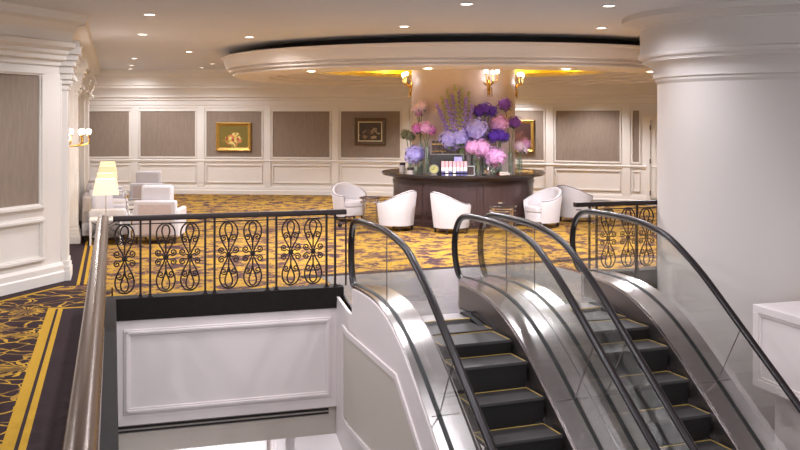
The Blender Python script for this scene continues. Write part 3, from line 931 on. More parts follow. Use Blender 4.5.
def escalator(label, ua, ub, da, db, tap=False):
    """ua, ub: glass planes; da, db: (inner, outer) edges of the two decks"""
    uc = (ua + ub) / 2
    t = thing('escalator', label, 'escalator', WE(uc, 8.45), TE)
    def sh(mb, k=0.010):
        if tap and side[0] == ua: taper(mb, k)
        mb.v = [(p[0] - uc, p[1] - 8.45, p[2]) for p in mb.v]
        return mb
    side = [None]
    for ug, (e0, e1) in ((ua, da), (ub, db)):
        side[0] = ug
        lo_, hi = min(e0, e1), max(e0, e1)
        w_ = hi - lo_
        if ug == ua: rows = [(lo_, 10.05), (ug - 0.03, 10.15), (ug + 0.03, 10.16), (lo_ + w_ * 0.72, 10.06), (lo_ + w_ * 0.9, 9.94), (hi, 9.80)]
        else: rows = [(lo_, 9.80), (lo_ + w_ * 0.1, 9.94), (lo_ + w_ * 0.28, 10.06), (ug - 0.03, 10.16), (hi, 10.16)]
        mb = MB(); strip(mb, lo_, hi, 0.0, 0.28, rows)
        dk = sh(mb, 0.025).build('deck', M['steel'], t, sharp=50, bevel=0.012)
        mb = MB(); strip(mb, ug - 0.022, ug + 0.022, 0.006, 0.03)
        sh(mb).build('glass_channel', M['riser'], dk, sharp=50)
        edge = hi if ug == ua else lo_
        q_ = 1 if ug == ua else -1
        mb = MB(); strip(mb, min(edge, edge + q_ * 0.012), max(edge, edge + q_ * 0.012), -0.035, 0.25, [(min(edge, edge + q_ * 0.012), 9.79), (max(edge, edge + q_ * 0.012), 9.79)])
        sk = sh(mb).build('side_panel', M['skirt'], t, sharp=50)
        mb = MB(); a_, b_ = sorted((edge - q_ * 0.02, edge + q_ * 0.13))
        strip(mb, a_, b_, -0.275, 0.5, [(a_, 9.5), (b_, 9.5)])
        sh(mb).build('skirt', M['riser'], t, sharp=50)
        mb = MB(); a_, b_ = sorted((edge, edge + q_ * 0.065))
        strip(mb, a_, b_, -0.25, 0.03, [(a_, 9.35), (b_, 9.35)])
        sh(mb).build('skirt_brush', M['rubber'], sk, sharp=50)
        # handrail
        pts = [(ug, v, z - 0.012) for v, z in HRC]
        mb = MB().tube(pts, 0.027, 12, sx=1.0, up=None)
        mb.v = [(ug + (p[0] - ug) * 1.5, p[1], p[2]) for p in mb.v]
        hr = sh(mb).build('handrail', M['rubber'], t, sharp=60)
        mb = MB().tube([(ug, v, z) for v, z in [(a[0], a[1]) for a in [(p[0] - 0.0, p[1] - 0.045) for p in HRC]][12:]], 0.014, 6)
        sh(mb).build('handrail_guide', M['steel_dark'], hr, sharp=60)
        # glass panels, joints square to the slope
        i0 = max(range(len(HRC)), key=lambda i: HRC[i][0])
        new = [p for p in HRC if p[0] > 9.12 or HRC.index(p) < i0]
        joints = [((9.1, deck_at(9.1)), (9.1, hand_at(9.1)))]
        for vt in (7.35, 6.0, 4.7, 3.4):
            joints.append(((vt + 0.34, deck_at(vt + 0.34)), (vt, hand_at(vt))))
        poly = [(9.106, deck_at(9.106) - 0.02), (9.6, deck_at(9.6) - 0.02), (10.14, 0.26)] + new + [(9.106, hand_at(9.106) - 0.01)]
        mb = MB().prism(poly, ug - 0.006, ug + 0.006, 'x')
        sh(mb).build('glass_panel', M['glass'], t, sharp=50)
        for (l0, h0) in joints:
            mb = MB().tube([(ug, l0[0], l0[1]), (ug, h0[0], h0[1] - 0.03)], 0.0055, 6)
            sh(mb).build('glass_seal', M['skirt'], t)
            if l0[0] < 9:
                mb = MB().obox((lo_ + 0.03, l0[0], deck_at(l0[0]) - 0.008), (hi - lo_ - 0.06, 0, 0), (0, 0.004, 0.003), (0, -0.006, 0.0088))
                sh(mb, 0.025).build('deck_joint', M['skirt'], dk)
        for (l0, h0), (l1, h1) in zip(joints, joints[1:]):
            lows = [l1] + [p for p in DKC[::-1] if l1[0] < p[0] < l0[0]] + [l0]
            his = [h0] + [p for p in HRC[i0:] if h1[0] < p[0] < h0[0]] + [h1]
            poly = [(v + (0.004 if i == 0 else 0), z - 0.02) for i, (v, z) in enumerate(lows)] + [(v, z - 0.02) for v, z in his]
            poly = [(v - 0.004 if k in (len(lows) - 1, len(lows)) else v + (0.004 if k == len(poly) - 1 else 0), z) for k, (v, z) in enumerate(poly)]
            mb = MB().prism(poly, ug - 0.006, ug + 0.006, 'x')
            sh(mb).build('glass_panel', M['glass'], t, sharp=50)
    s0, s1 = da[1] + 0.01, db[0] - 0.01
    s0 = max(da) + 0.05; s1 = min(db) - 0.05
    side[0] = None
    # comb plate
    cmb = sh(MB().box(max(da) - 0.02, min(db) + 0.02, 9.24, 9.56, -0.06, 0.006)).build('comb_plate', M['steel_dark'], t, bevel=0.003)
    sh(MB().box(s0 + 0.02, s1 - 0.02, 9.24, 9.262, 0.0, 0.0085)).build('comb_edge', M['yellow'], cmb)
    for (va, za), (vb, zb) in zip(STEPS, STEPS[1:]):
        mb = MB().box(s0, s1, vb + 0.006, va + 0.03, za - 0.03, za)
        stp = sh(mb).build('step', M['tread'], t, bevel=0.004)
        # curved riser below the nosing
        pr = [(vb + 0.008, za - 0.028), (vb + 0.018, za - 0.08), (vb + 0.032, zb - 0.02), (vb + 0.06, zb - 0.02), (vb + 0.05, za - 0.028)]
        sh(MB().prism(pr, s0 + 0.004, s1 - 0.004, 'x')).build('riser', M['riser'], stp)
        ln_ = MB().box(s0 + 0.015, s1 - 0.015, va - 0.008, va + 0.005, za, za + 0.002)
        ln_.box(s1 - 0.026, s1 - 0.015, vb + 0.02, va - 0.012, za, za + 0.002)
        ln_.box(s0 + 0.015, s0 + 0.026, vb + 0.02, va - 0.012, za, za + 0.002)
        sh(ln_).build('edge_line', M['yellow'], stp)
    return t, sh
esc_l, shl = escalator('left escalator of dark steps with yellow edge lines, beside the white panelled wall', 3.335, 4.72, (3.265, 3.60), (4.48, 4.893), True)
# white cladding with its frame on the left side
top = [(min(v, 10.04), z - 0.03) for v, z in DKC]
poly = [(10.18, -1.76), (11.18, -1.76), (11.18, -0.03), (10.18, -0.03), (10.05, -0.03)] + top + [(2.8, -4.2), (10.18, -4.2)]
cl = shl(taper(MB().prism(poly, 3.25, 3.285, 'x'))).build('side_cladding', M['white'], esc_l, sharp=30)
def poly_frame(mb, pts, w, u0, u1):
    n = len(pts)
    P = [Vector(p) for p in pts]
    area = sum(P[i].x * P[(i + 1) % n].y - P[(i + 1) % n].x * P[i].y for i in range(n))
    sg = 1 if area > 0 else -1
    inn = []
    for i in range(n):
        a = (P[i] - P[i - 1]).normalized(); b = (P[(i + 1) % n] - P[i]).normalized()
        na = Vector((-a.y, a.x)) * sg; nb = Vector((-b.y, b.x)) * sg
        m = (na + nb).normalized()
        inn.append(P[i] + m * (w / max(0.3, m.dot(na))))
    for i in range(n):
        j = (i + 1) % n
        mb.prism([tuple(P[i]), tuple(P[j]), tuple(inn[j]), tuple(inn[i])], u0, u1, 'x')
fr = MB(); FP = [(10.55, -0.25), (10.18, -0.25), (8.50, -0.30), (7.05, -1.38), (10.18, -1.38), (10.55, -1.38)]
poly_frame(fr, FP, 0.06, 3.23, 3.255)
taper(fr)
shl(fr).build('cladding_frame', M['white'], cl)
pn = taper(MB().prism([(10.49, -0.31), (10.18, -0.31), (8.48, -0.36), (7.22, -1.32), (10.18, -1.32), (10.49, -1.32)], 3.24, 3.252, 'x'))
shl(pn).build('cladding_panel', M['grey_beam'], cl)
esc_r, shr = escalator('right escalator with dark steps, between the shared steel deck and the white column', 5.07, 6.395, (4.903, 5.27), (6.15, 6.57))
# outer cladding on the far right side
poly = [(10.05, -4.2)] + top + [(2.8, -4.2)]
shr(MB().prism(poly, 6.555, 6.575, 'x')).build('side_cladding', M['white'], esc_r, sharp=30)

# ------------------------------------------------------------------ bar
bar = thing('bar_counter', 'round dark mahogany bar counter with a black top below the flowers', 'bar', (BAR[0], BAR[1], 0))
MB().lathe([(1.13, 0.0), (1.53, 0.0), (1.53, 0.10), (1.50, 0.12), (1.50, 0.93), (1.55, 0.95), (1.56, 0.985), (1.13, 0.985)], 96, closed=True).build('body', M['dark_wood'], bar, sharp=30)
MB().lathe([(1.13, 0.985), (1.70, 0.985), (1.745, 1.0), (1.755, 1.02), (1.755, 1.045), (1.735, 1.06), (1.13, 1.06)], 96, closed=True).build('top', M['black_wood'], bar, sharp=30)
for k in range(8):
    a0 = 2 * PI * k / 8 + R(-78); a1 = a0 + 2 * PI / 8 - R(4)
    fr = MB()
    for zz in ((0.20, 0.25), (0.84, 0.89)):
        fr.lathe([(1.495, zz[0]), (1.52, zz[0]), (1.52, zz[1]), (1.495, zz[1])], 12, (0, 0, 0), a0, a1, closed=True)
    for aa in ((a0, a0 + R(1.6)), (a1 - R(1.6), a1)):
        fr.lathe([(1.495, 0.25), (1.52, 0.25), (1.52, 0.84), (1.495, 0.84)], 2, (0, 0, 0), aa[0], aa[1], closed=True)
    fr.build('front_panel', M['dark_wood'], bar)

CTOP = 1.06
def bar_xy(px, r):
    """where the sight line through picture column px meets the circle r round the bar column"""
    k = (px - 400) / F
    a = 1 + k * k; b = -2 * (BAR[0] * k + BAR[1]); c_ = BAR[0] ** 2 + BAR[1] ** 2 - r * r
    Y = (-b - math.sqrt(max(0, b * b - 4 * a * c_))) / (2 * a)
    return (k * Y, Y)
def zat(py, Y): return EYE - (py - 118) * Y / F

def florets(mb, c, rad, n, size, seed, rnd=0.2):
    """a ball of four-petalled florets"""
    rg_ = random.Random(seed)
    mb.sphere(c, tuple(q * 0.80 for q in rad), 14, 9)
    ga = PI * (3 - math.sqrt(5))
    for i in range(n):
        zz = 1 - 2 * (i + 0.5) / n
        rr_ = math.sqrt(1 - zz * zz); a = ga * i
        d = Vector((rr_ * math.cos(a), rr_ * math.sin(a), zz))
        k = 1 + rg_.uniform(-rnd, rnd)
        p = Vector((c[0] + d.x * rad[0] * k, c[1] + d.y * rad[1] * k, c[2] + d.z * rad[2] * k))
        d = (d + Vector([rg_.uniform(-0.35, 0.35) for _ in range(3)])).normalized()
        t1 = d.orthogonal().normalized(); t2 = d.cross(t1)
        ph = rg_.uniform(0, PI)
        for q in range(4):
            b = ph + q * PI / 2
            e = t1 * math.cos(b) + t2 * math.sin(b); f = t2 * math.cos(b) - t1 * math.sin(b)
            s = size * rg_.uniform(0.85, 1.15)
            mb.add([p, p + e * s * 0.6 + f * s * 0.42 + d * s * 0.12, p + e * s * 1.05 + d * s * 0.04, p + e * s * 0.6 - f * s * 0.42 + d * s * 0.12], [(0, 1, 2, 3)])
def leaf(mb, p, d, ln_, w):
    p = Vector(p); d = Vector(d).normalized()
    s = d.cross(Vector((0, 0, 1)))
    s = s.normalized() if s.length > 1e-3 else Vector((1, 0, 0))
    u_ = s.cross(d)
    mb.add([p, p + d * ln_ * 0.35 + s * w * 0.5 + u_ * 0.02, p + d * ln_ * 0.75 + s * w * 0.35, p + d * ln_ - u_ * 0.03, p + d * ln_ * 0.75 - s * w * 0.35, p + d * ln_ * 0.35 - s * w * 0.5 + u_ * 0.02, p + d * ln_ * 0.5],
           [(0, 1, 6), (1, 2, 6), (2, 3, 6), (3, 4, 6), (4, 5, 6), (5, 0, 6)])

def vase(px, r, h, rad, kind, label):
    x, y = bar_xy(px, r)
    w = 0.006
    if kind == 'tall': pr = [(0.0001, 0.0), (rad, 0.0), (rad, h), (rad - w, h), (rad - w, 0.025), (0.0001, 0.025)]
    elif kind == 'flare': pr = [(0.0001, 0), (rad * 0.7, 0), (rad * 0.55, h * 0.15), (rad * 0.7, h * 0.5), (rad, h), (rad - w, h), (rad * 0.7 - w, h * 0.5), (rad * 0.5, h * 0.2), (0.0001, h * 0.18)]
    else: pr = [(0.0001, 0), (rad * 0.6, 0), (rad * 0.95, h * 0.25), (rad, h * 0.5), (rad * 0.8, h * 0.85), (rad * 0.85, h), (rad * 0.85 - w, h), (rad * 0.8 - w, h * 0.85), (rad - w, h * 0.5), (rad * 0.9, h * 0.28), (0.0001, 0.02)]
    o = thing('glass_vase', label, 'vase', (x, y, CTOP + 0.001))
    MB().lathe(pr, 24).build('vessel', M['vase_glass'], o, sharp=50)
    if kind != 'flare':
        MB().lathe([(0.0001, 0.028), (rad * 0.5, 0.028), (rad * 0.5, h * 0.38), (0.0001, h * 0.38)], 20).build('water', M['vase_glass'], o)
    return x, y
def blooms(name, label, cat, vx, vy, heads, h_v, seed, leaves=5):
    """flowers standing in the vase at vx, vy; heads = (px, py, rx_px, rz_px, colour, r)"""
    o = thing(name, label, cat, (vx, vy, CTOP + 0.03))
    rg_ = random.Random(seed)
    for hd in heads:
        px, py, rx, rz, col, r = hd
        x, y = bar_xy(px, r); z = zat(py, y) - CTOP - 0.03
        sx = rx * y / F; sz = rz * y / F
        cx, cy = x - vx, y - vy
        mb = MB(); florets(mb, (cx, cy, z), (sx, sx * 0.9, sz), 150 if sx > 0.15 else 90, max(0.022, sx * 0.20), seed + int(px))
        mb.build('flower_head', PET[col], o)
        MB().tube(smooth_path([(0, 0, 0.0), (cx * 0.08, cy * 0.08, h_v * 0.9), (cx * 0.6, cy * 0.6, (h_v + z) * 0.55), (cx, cy, z)], 4), 0.008, 6).build('stem', M['stem'], o)
        mb = MB()
        for q in range(leaves):
            a = rg_.uniform(0, 2 * PI)
            leaf(mb, (cx, cy, z - sz * 0.6), (math.cos(a), math.sin(a), rg_.uniform(-0.3, 0.3)), sx * 1.15, sx * 0.6)
        mb.build('leaf', M['leaf'], o)
    return o

vx, vy = vase(416, 1.52, 0.17, 0.075, 'bowl', 'small round glass vase at the left end of the bar, holding a lilac hydrangea')
blooms('hydrangea', 'single lilac blue hydrangea low at the left end of the bar', 'flowers', vx, vy, [(414.5, 154.5, 9.5, 8.5, 'lavender', 1.5)], 0.17, 11)
vx, vy = vase(410, 1.36, 0.3, 0.05, 'tall', 'slim glass vase at far left of the bar, holding grey green thistles')
blooms('thistle_bunch', 'grey green thistle heads at the far left of the bar', 'flowers', vx, vy, [(405.5, 134, 5, 5, 'sage', 1.36), (411, 136, 4.5, 4.5, 'sage', 1.33)], 0.3, 12)
vx, vy = vase(427, 1.48, 0.56, 0.06, 'tall', 'tall glass cylinder vase under the pink orchid heads')
blooms('orchid_bunch', 'magenta pink orchid heads in a tall vase left of the books', 'flowers', vx, vy, [(418, 128.5, 6.5, 5.5, 'magenta', 1.45), (426, 127.5, 7, 6, 'pink', 1.47), (431.5, 130.5, 4.5, 4.5, 'magenta', 1.4)], 0.56, 13)
vx, vy = vase(421, 1.28, 0.62, 0.05, 'tall', 'tall glass vase behind, holding the highest pale pink lily')
blooms('lily', 'pale pink lily standing highest at the left of the bar', 'flowers', vx, vy, [(416.5, 109.5, 5, 5, 'pale', 1.28), (421.5, 106.5, 5, 5.5, 'pale', 1.3), (419, 112, 4, 4, 'pink', 1.26)], 0.62, 14)
vx, vy = vase(458, 1.20, 0.42, 0.055, 'tall', 'glass vase behind the dark display box, holding two lilac hydrangeas')
blooms('hydrangea', 'broad pair of lilac hydrangea heads above the dark display box', 'flowers', vx, vy, [(450, 140, 10, 9, 'lavender', 1.36), (460, 138, 9.5, 9, 'lavender', 1.36)], 0.42, 15)
vx, vy = vase(474, 1.22, 0.5, 0.055, 'tall', 'glass vase below the large round lavender hydrangea')
blooms('hydrangea', 'large round lavender hydrangea in the middle of the arrangement', 'flowers', vx, vy, [(476, 129.5, 11.5, 11, 'lavender', 1.4)], 0.5, 16)
vx, vy = vase(484, 1.18, 0.7, 0.05, 'tall', 'tall vase at the column, holding the topmost violet flowers')
blooms('violet_bunch', 'deep violet flower cluster topmost, below the middle wall lamp', 'flowers', vx, vy, [(479, 111, 6.5, 6, 'violet', 1.3), (485, 109, 7, 6.5, 'violet', 1.32), (491, 111, 6, 5.5, 'violet', 1.3)], 0.7, 17)
vx, vy = vase(500, 1.24, 0.5, 0.05, 'tall', 'glass vase at the column, holding one pink hydrangea')
blooms('hydrangea', 'pink hydrangea right above the violet cluster on the right', 'flowers', vx, vy, [(499, 124, 9, 8.5, 'pink', 1.34)], 0.5, 18)
vx, vy = vase(498, 1.40, 0.4, 0.05, 'tall', 'glass vase between the two pink hydrangeas on the right')
blooms('violet_bunch', 'deep violet flower cluster between two pink hydrangeas', 'flowers', vx, vy, [(493.5, 136, 6.5, 6, 'violet', 1.46), (499.5, 135, 7, 6, 'violet', 1.46), (504, 137, 5.5, 5.5, 'violet', 1.42)], 0.4, 19)
vx, vy = vase(478, 1.52, 0.2, 0.075, 'flare', 'flared glass vase right of the book row, holding a broad pink hydrangea')
blooms('hydrangea', 'broad rosy pink hydrangea right of the row of books', 'flowers', vx, vy, [(472.5, 147, 7.5, 7, 'pink', 1.52), (481.5, 148, 8.5, 8.5, 'pink', 1.5)], 0.2, 20)
vx, vy = vase(493, 1.54, 0.16, 0.09, 'bowl', 'low cut glass bowl holding the lowest pink hydrangea')
blooms('hydrangea', 'round pink hydrangea lowest on the bar, in a low glass bowl', 'flowers', vx, vy, [(495, 157, 10, 9.5, 'pink', 1.52)], 0.16, 21)
vx, vy = vase(510.5, 1.42, 0.44, 0.05, 'tall', 'tall glass vase on the right, holding two long stemmed purple flowers')
blooms('allium', 'two long stemmed purple flowers rising highest on the right', 'flowers', vx, vy, [(505, 104.5, 7, 6.5, 'purple', 1.4), (514.5, 122.5, 7, 6, 'purple', 1.4)], 0.44, 22)
vx, vy = vase(519.5, 1.36, 0.3, 0.06, 'tall', 'rightmost glass vase on the bar, holding blush pink roses')
blooms('rose_bunch', 'blush pink roses at the right end of the bar', 'flowers', vx, vy, [(519.5, 146.5, 5, 5, 'pale', 1.36), (525.5, 144.5, 5.5, 5.5, 'pink', 1.33), (523, 149.5, 5, 4.5, 'pale', 1.38)], 0.3, 23)
# delphinium spikes
vx, vy = vase(463, 1.36, 0.4, 0.06, 'tall', 'glass vase in the middle, holding the tall lilac spikes')
o = thing('delphinium_bunch', 'tall lilac delphinium spikes fanning out in front of the column', 'flowers', (vx, vy, CTOP + 0.03))
rg_ = random.Random(5)
for k, (px, py, tip) in enumerate(((436, 104, 0), (441, 97, 1), (446, 100, 0), (447, 90, 1), (452, 95, 0), (455, 85, 1), (459, 92, 0), (462, 87, 1), (466, 98, 0), (469, 92, 1), (472, 105, 0))):
    x, y = bar_xy(px, 1.3 + 0.05 * (k % 3)); z = zat(py, y) - CTOP - 0.03
    cx, cy = x - vx, y - vy
    path = smooth_path([(0, 0, 0), (cx * 0.1, cy * 0.1, 0.4), (cx * 0.55, cy * 0.55, 0.4 + (z - 0.4) * 0.5), (cx, cy, z)], 8)
    MB().tube(path, 0.007, 6).build('stem', M['stem'], o)
    mb = MB()
    for i in range(int(len(path) * 0.56), len(path)):
        f_ = (i - len(path) * 0.56) / (len(path) * 0.44)
        s = 0.068 * (1 - 0.6 * f_)
        for q in range(5):
            a = q * 2 * PI / 5 + i * 0.7
            p = path[i] + Vector((math.cos(a) * s * 0.8, math.sin(a) * s * 0.8, rg_.uniform(-0.02, 0.02)))
            mb.sphere(p, (s * 0.5, s * 0.5, s * 0.42), 6, 4)
    mb.tube(path[int(len(path) * 0.56):], 0.018, 6)
    mb.build('flower_spike', PET['tip'] if tip and k % 2 else PET['spike'], o)

# things standing on the counter
YB = 18.42
def bx_px(px, Y): return (px - 400) * Y / F
box_ = thing('display_box', 'dark wooden display box behind the row of books', 'box', (bx_px(447, 18.70), 18.72, CTOP + 0.001))
MB().box(-0.33, 0.33, -0.09, 0.09, 0, 0.40).build('body', M['black_wood'], box_, bevel=0.006)
MB().box(-0.35, 0.35, -0.105, 0.10, 0.40, 0.425).build('lid', M['steel_dark'], box_, bevel=0.004)
MB().box(0.14, 0.30, -0.1, -0.088, 0.16, 0.36).build('label_plate', PET['lavender'], box_)
def book(name, label, loc, w, d, h, top, group, bands=None, rz=0.0, flat=False):
    o = thing(name, label, 'book', loc, rz, group)
    MB().box(-w / 2, w / 2, -d / 2, d / 2, 0, h).build('cover', top, o, bevel=min(w, d, h) * 0.08)
    if flat: MB().box(-w / 2 + 0.006, w / 2 + 0.001, -d / 2 - 0.001, d / 2 + 0.001, h * 0.15, h * 0.85).build('pages', M['paper'], o)
    else: MB().box(-w / 2 + w * 0.14, w / 2 - w * 0.14, -d / 2 + 0.012, d / 2 + 0.002, 0.006, h + 0.001).build('pages', M['paper'], o)
    for z0, z1, m in bands or []:
        MB().box(-w / 2 - 0.001, w / 2 + 0.001, -d / 2 - 0.0015, -d / 2 + 0.05, z0 * h, z1 * h).build('spine_band', m, o)
    return o
ords = ['first', 'second', 'third', 'fourth', 'fifth', 'sixth', 'seventh', 'eighth', 'ninth', 'tenth']
for i in range(7):
    book('book', 'pink and blue banded book, %s from the left in the row on the bar' % ords[i], (bx_px(443 + 3.75 * i, YB), YB + 0.03, CTOP + 0.001), 0.060, 0.14, 0.28, M['cover_pink'],
         'banded books in a row on the bar', [(0.32, 0.60, M['cover_white']), (0.0, 0.32, M['cover_blue'] if i % 2 == 0 or i > 3 else M['cover_white']), (0.1, 0.2, M['cover_dark'])])
for i in range(4):
    book('book', 'dark upright book, %s from the left on the display box' % ords[i], (bx_px(433.5 + 3.6 * i, 18.72), 18.72, CTOP + 0.427), 0.06, 0.13, 0.26 - 0.02 * (i == 3), M['cover_dark'],
         'dark books standing on the display box', [(0.7, 0.76, M['gold']), (0.16, 0.2, M['gold'])])
ck = thing('table_clock', 'small round gold clock on the bar left of the book row', 'clock', (bx_px(434, YB - 0.02), YB + 0.02, CTOP + 0.001))
def disc(r0, y0, y1, z):
    return [(r0 * math.cos(2 * PI * i / 28), z + r0 * math.sin(2 * PI * i / 28)) for i in range(28)]
MB().prism(disc(0.098, 0, 0, 0.125), -0.03, 0.03, 'y').build('case', M['steel_dark'], ck, bevel=0.006)
MB().prism(disc(0.08, 0, 0, 0.125), -0.034, -0.029, 'y').build('dial', M['clock_face'], ck)
MB().box(-0.004, 0.004, -0.038, -0.034, 0.12, 0.185).box(-0.04, 0.004, -0.038, -0.034, 0.121, 0.129).build('hands', M['knob'], ck)
MB().prism([(-0.07, 0), (0.07, 0), (0.04, 0.05), (-0.04, 0.05)], -0.028, 0.028, 'y').build('foot', M['steel_dark'], ck)
def jar(px, r, h, rad, label, tall=False):
    x, y = bar_xy(px, r)
    o = thing('lidded_jar', label, 'jar', (x, y, CTOP + 0.001))
    MB().lathe([(0.0001, 0), (rad, 0), (rad * 1.04, h * 0.1), (rad * 1.04, h * 0.9), (rad * 0.9, h), (0.0001, h)], 20).build('body', M['jar_body'], o)
    MB().lathe([(0.0001, h), (rad * 1.02, h), (rad * 1.02, h + 0.05), (rad * 0.3, h + 0.06), (0.0001, h + 0.06)], 20).build('lid', M['jar_lid'], o)
    return x, y, h
x, y, h = jar(402.5, 1.40, 0.15, 0.06, 'pale jar with a dark lid at the left end of the bar')
x, y, h = jar(410.5, 1.58, 0.08, 0.07, 'low pale jar with a dark lid before the lilac hydrangea')
fr_ = thing('photo_frame', 'small silver photo frame right of the book row', 'picture frame', (bx_px(470.5, YB - 0.04), YB - 0.02, CTOP + 0.001))
fb = MB()
for a in ((-0.08, 0.08, 0, 0.014), (-0.08, 0.08, 0.176, 0.19), (-0.08, -0.066, 0.014, 0.176), (0.066, 0.08, 0.014, 0.176)): fb.box(a[0], a[1], -0.012, 0.012, a[2], a[3])
fb.build('frame', M['chrome'], fr_)
MB().box(-0.066, 0.066, 0.0, 0.01, 0.014, 0.176).build('picture', M['cover_dark'], fr_)
MB().box(-0.01, 0.01, 0.0, 0.09, 0.0, 0.012).build('strut', M['chrome'], fr_)
cs = thing('crystal_star', 'spiky clear crystal ornament before the low pink hydrangea', 'ornament', (bx_px(487, YB - 0.1), YB - 0.08, CTOP + 0.001))
mb = MB()
for i in range(14):
    zz = 1 - 2 * (i + 0.5) / 14; a = 2.4 * i; rr_ = math.sqrt(1 - zz * zz)
    d = Vector((rr_ * math.cos(a), rr_ * math.sin(a), zz)); 
    e = 0.085 if zz > -0.5 else 0.07
    mb.tube([(0, 0, 0.08), tuple(Vector((0, 0, 0.08)) + d * e)], [0.014, 0.002], 5)
mb.build('spikes', M['chrome'], cs)
x, y = bar_xy(503, 1.52)
book('book', 'dark red book lying flat under another on the right of the bar', (x, y, CTOP + 0.001), 0.22, 0.15, 0.035, M['cover_red'], None, None, 0.3, True)
book('book', 'small dark book lying on the red one at the right of the bar', (x, y, CTOP + 0.037), 0.18, 0.13, 0.03, M['cover_dark'], None, None, 0.1, True)

# ------------------------------------------------------------------ wall lamps
def sconce(label, loc, rz, globes, power, scale=1.0, cups=True):
    """local -y points away from the wall"""
    t = thing('wall_sconce', label, 'wall lamp', loc, rz)
    mb = MB().sphere((0, -0.01, 0), (0.045, 0.02, 0.13), 12, 8).sphere((0, -0.03, -0.16), (0.02, 0.02, 0.05), 8, 6).sphere((0, -0.03, 0.15), (0.02, 0.02, 0.03), 8, 6)
    mb.build('backplate', M['gold'], t)
    for gx, gy, gz in globes:
        a = MB().tube(smooth_path([(0, -0.02, -0.05), (gx * 0.4, gy * 0.6, gz - 0.2), (gx * 0.9, gy, gz - 0.16), (gx, gy, gz - 0.045)], 6), 0.011, 8)
        a.lathe([(0.0001, gz - 0.05), (0.02, gz - 0.05), (0.034, gz - 0.03), (0.03, gz - 0.025), (0.0001, gz - 0.025)], 14, (gx, gy, 0))
        a.tube(spiral(gx * 0.55, gz - 0.22, 0.05, 0, 1.3, 1 if gx >= 0 else -1), 0.007, 6) if cups else None
        arm = a.build('arm', M['gold'], t)
        MB().lathe([(0.0001, gz - 0.03), (0.02, gz - 0.028), (0.04, gz), (0.046, gz + 0.03), (0.038, gz + 0.06), (0.0001, gz + 0.07)], 14, (gx, gy, 0)).build('globe', M['globe'], arm)
    if power: light('POINT', (0, -0.28, 0.12), power, WARM, 0.08, parent=t)
    return t
for ang, lab in ((-174, 'gold wall lamp with lit globes at the left edge of the bar column'), (-66, 'gold wall lamp with lit globes on the front of the bar column'), (4, 'gold wall lamp with lit globes at the right edge of the bar column')):
    a = R(ang)
    t = sconce(lab, (BAR[0] + 1.11 * math.cos(a), BAR[1] + 1.11 * math.sin(a), 2.88), a + PI / 2, [(-0.13, -0.13, 0.24), (0.13, -0.13, 0.24), (0, -0.18, 0.22)], 2.2)
    d = MB()
    for dx in (-0.05, 0, 0.05): d.tube([(dx, -0.05, -0.05), (dx, -0.06, -0.25)], [0.012, 0.006], 6)
    d.build('crystal_drop', M['gold'], t)
x, y, _ = W(-0.76, 15.6)
sconce('gold wall lamp with five white globes on the lounge wall', (x, y, 1.80), TH + PI / 2,
       [(0.30 * math.cos(a), -0.06 - 0.33 * math.sin(a), 0.16) for a in (0.15, 0.75, 1.57, 2.4, 3.0)], 6, cups=False)

# ------------------------------------------------------------------ pictures
def picture(label, i, px0, px1, y0, y1, canvas, frm, slip=None, fw=0.09):
    p0, p1 = Vector((*WB[i], 0)), Vector((*WB[i + 1], 0))
    t = (p1 - p0).normalized(); nr = Vector((t.y, -t.x, 0))
    def hit(px):
        k = (px - 400) / F
        # p0 + t*s with x = k*y
        s = (k * p0.y - p0.x) / (t.x - k * t.y)
        return p0 + t * s
    a, b = hit(px0), hit(px1)
    m = (a + b) / 2; w = (b - a).length; Y = m.y
    z1, z0 = zat(y0, Y), zat(y1, Y); h = z1 - z0
    o = thing('painting', label, 'painting', (m.x + nr.x * 0.015, m.y + nr.y * 0.015, (z0 + z1) / 2), math.atan2(t.y, t.x))
    f = MB()
    prf = [(0, 0), (0, -0.05), (0.25 * fw, -0.065), (0.6 * fw, -0.045), (fw, -0.03), (fw, 0)]
    P = [(-w / 2, -h / 2), (w / 2, -h / 2), (w / 2, h / 2), (-w / 2, h / 2)]
    sgn = [(1, 1), (-1, 1), (-1, -1), (1, -1)]
    vs = []; n = len(prf)
    for (x, z), (sx, sz) in zip(P, sgn):
        for d, yy in prf: vs.append((x + sx * d, yy, z + sz * d))
    fs = []
    for k in range(4):
        k2 = (k + 1) % 4
        for q in range(n - 1): fs.append((k * n + q, k2 * n + q, k2 * n + q + 1, k * n + q + 1))
    f.add(vs, fs); f.build('frame', frm, o, sharp=20)
    iw, ih = w / 2 - fw, h / 2 - fw
    if slip:
        s_ = MB()
        for q in ((-iw, iw, -ih, -ih + 0.03), (-iw, iw, ih - 0.03, ih), (-iw, -iw + 0.03, -ih + 0.03, ih - 0.03), (iw - 0.03, iw, -ih + 0.03, ih - 0.03)): s_.box(q[0], q[1], -0.034, -0.015, q[2], q[3])
        s_.build('slip', slip, o)
    MB().box(-iw, iw, -0.02, -0.005, -ih, ih).build('canvas', canvas, o)
cv1 = canvas_mat('flower_still_life', rgb(116, 100, 34), [rgb(206, 168, 66), rgb(214, 124, 92), rgb(150, 132, 50), rgb(226, 204, 120), rgb(170, 72, 50), rgb(120, 110, 44)], 13)
cv2 = canvas_mat('dark_still_life', rgb(64, 48, 34), [rgb(140, 110, 76), rgb(86, 62, 42), rgb(170, 146, 104), rgb(70, 52, 36), rgb(120, 90, 60)], 10)
cv3 = canvas_mat('brown_still_life', rgb(62, 38, 34), [rgb(96, 58, 50), rgb(120, 80, 70), rgb(80, 46, 40), rgb(140, 100, 70)], 7)
picture('flower still life in a wide gilt frame on the left of the back wall', 2, 216.5, 251.5, 122.5, 151, cv1, M['frame_gold'], None, 0.10)
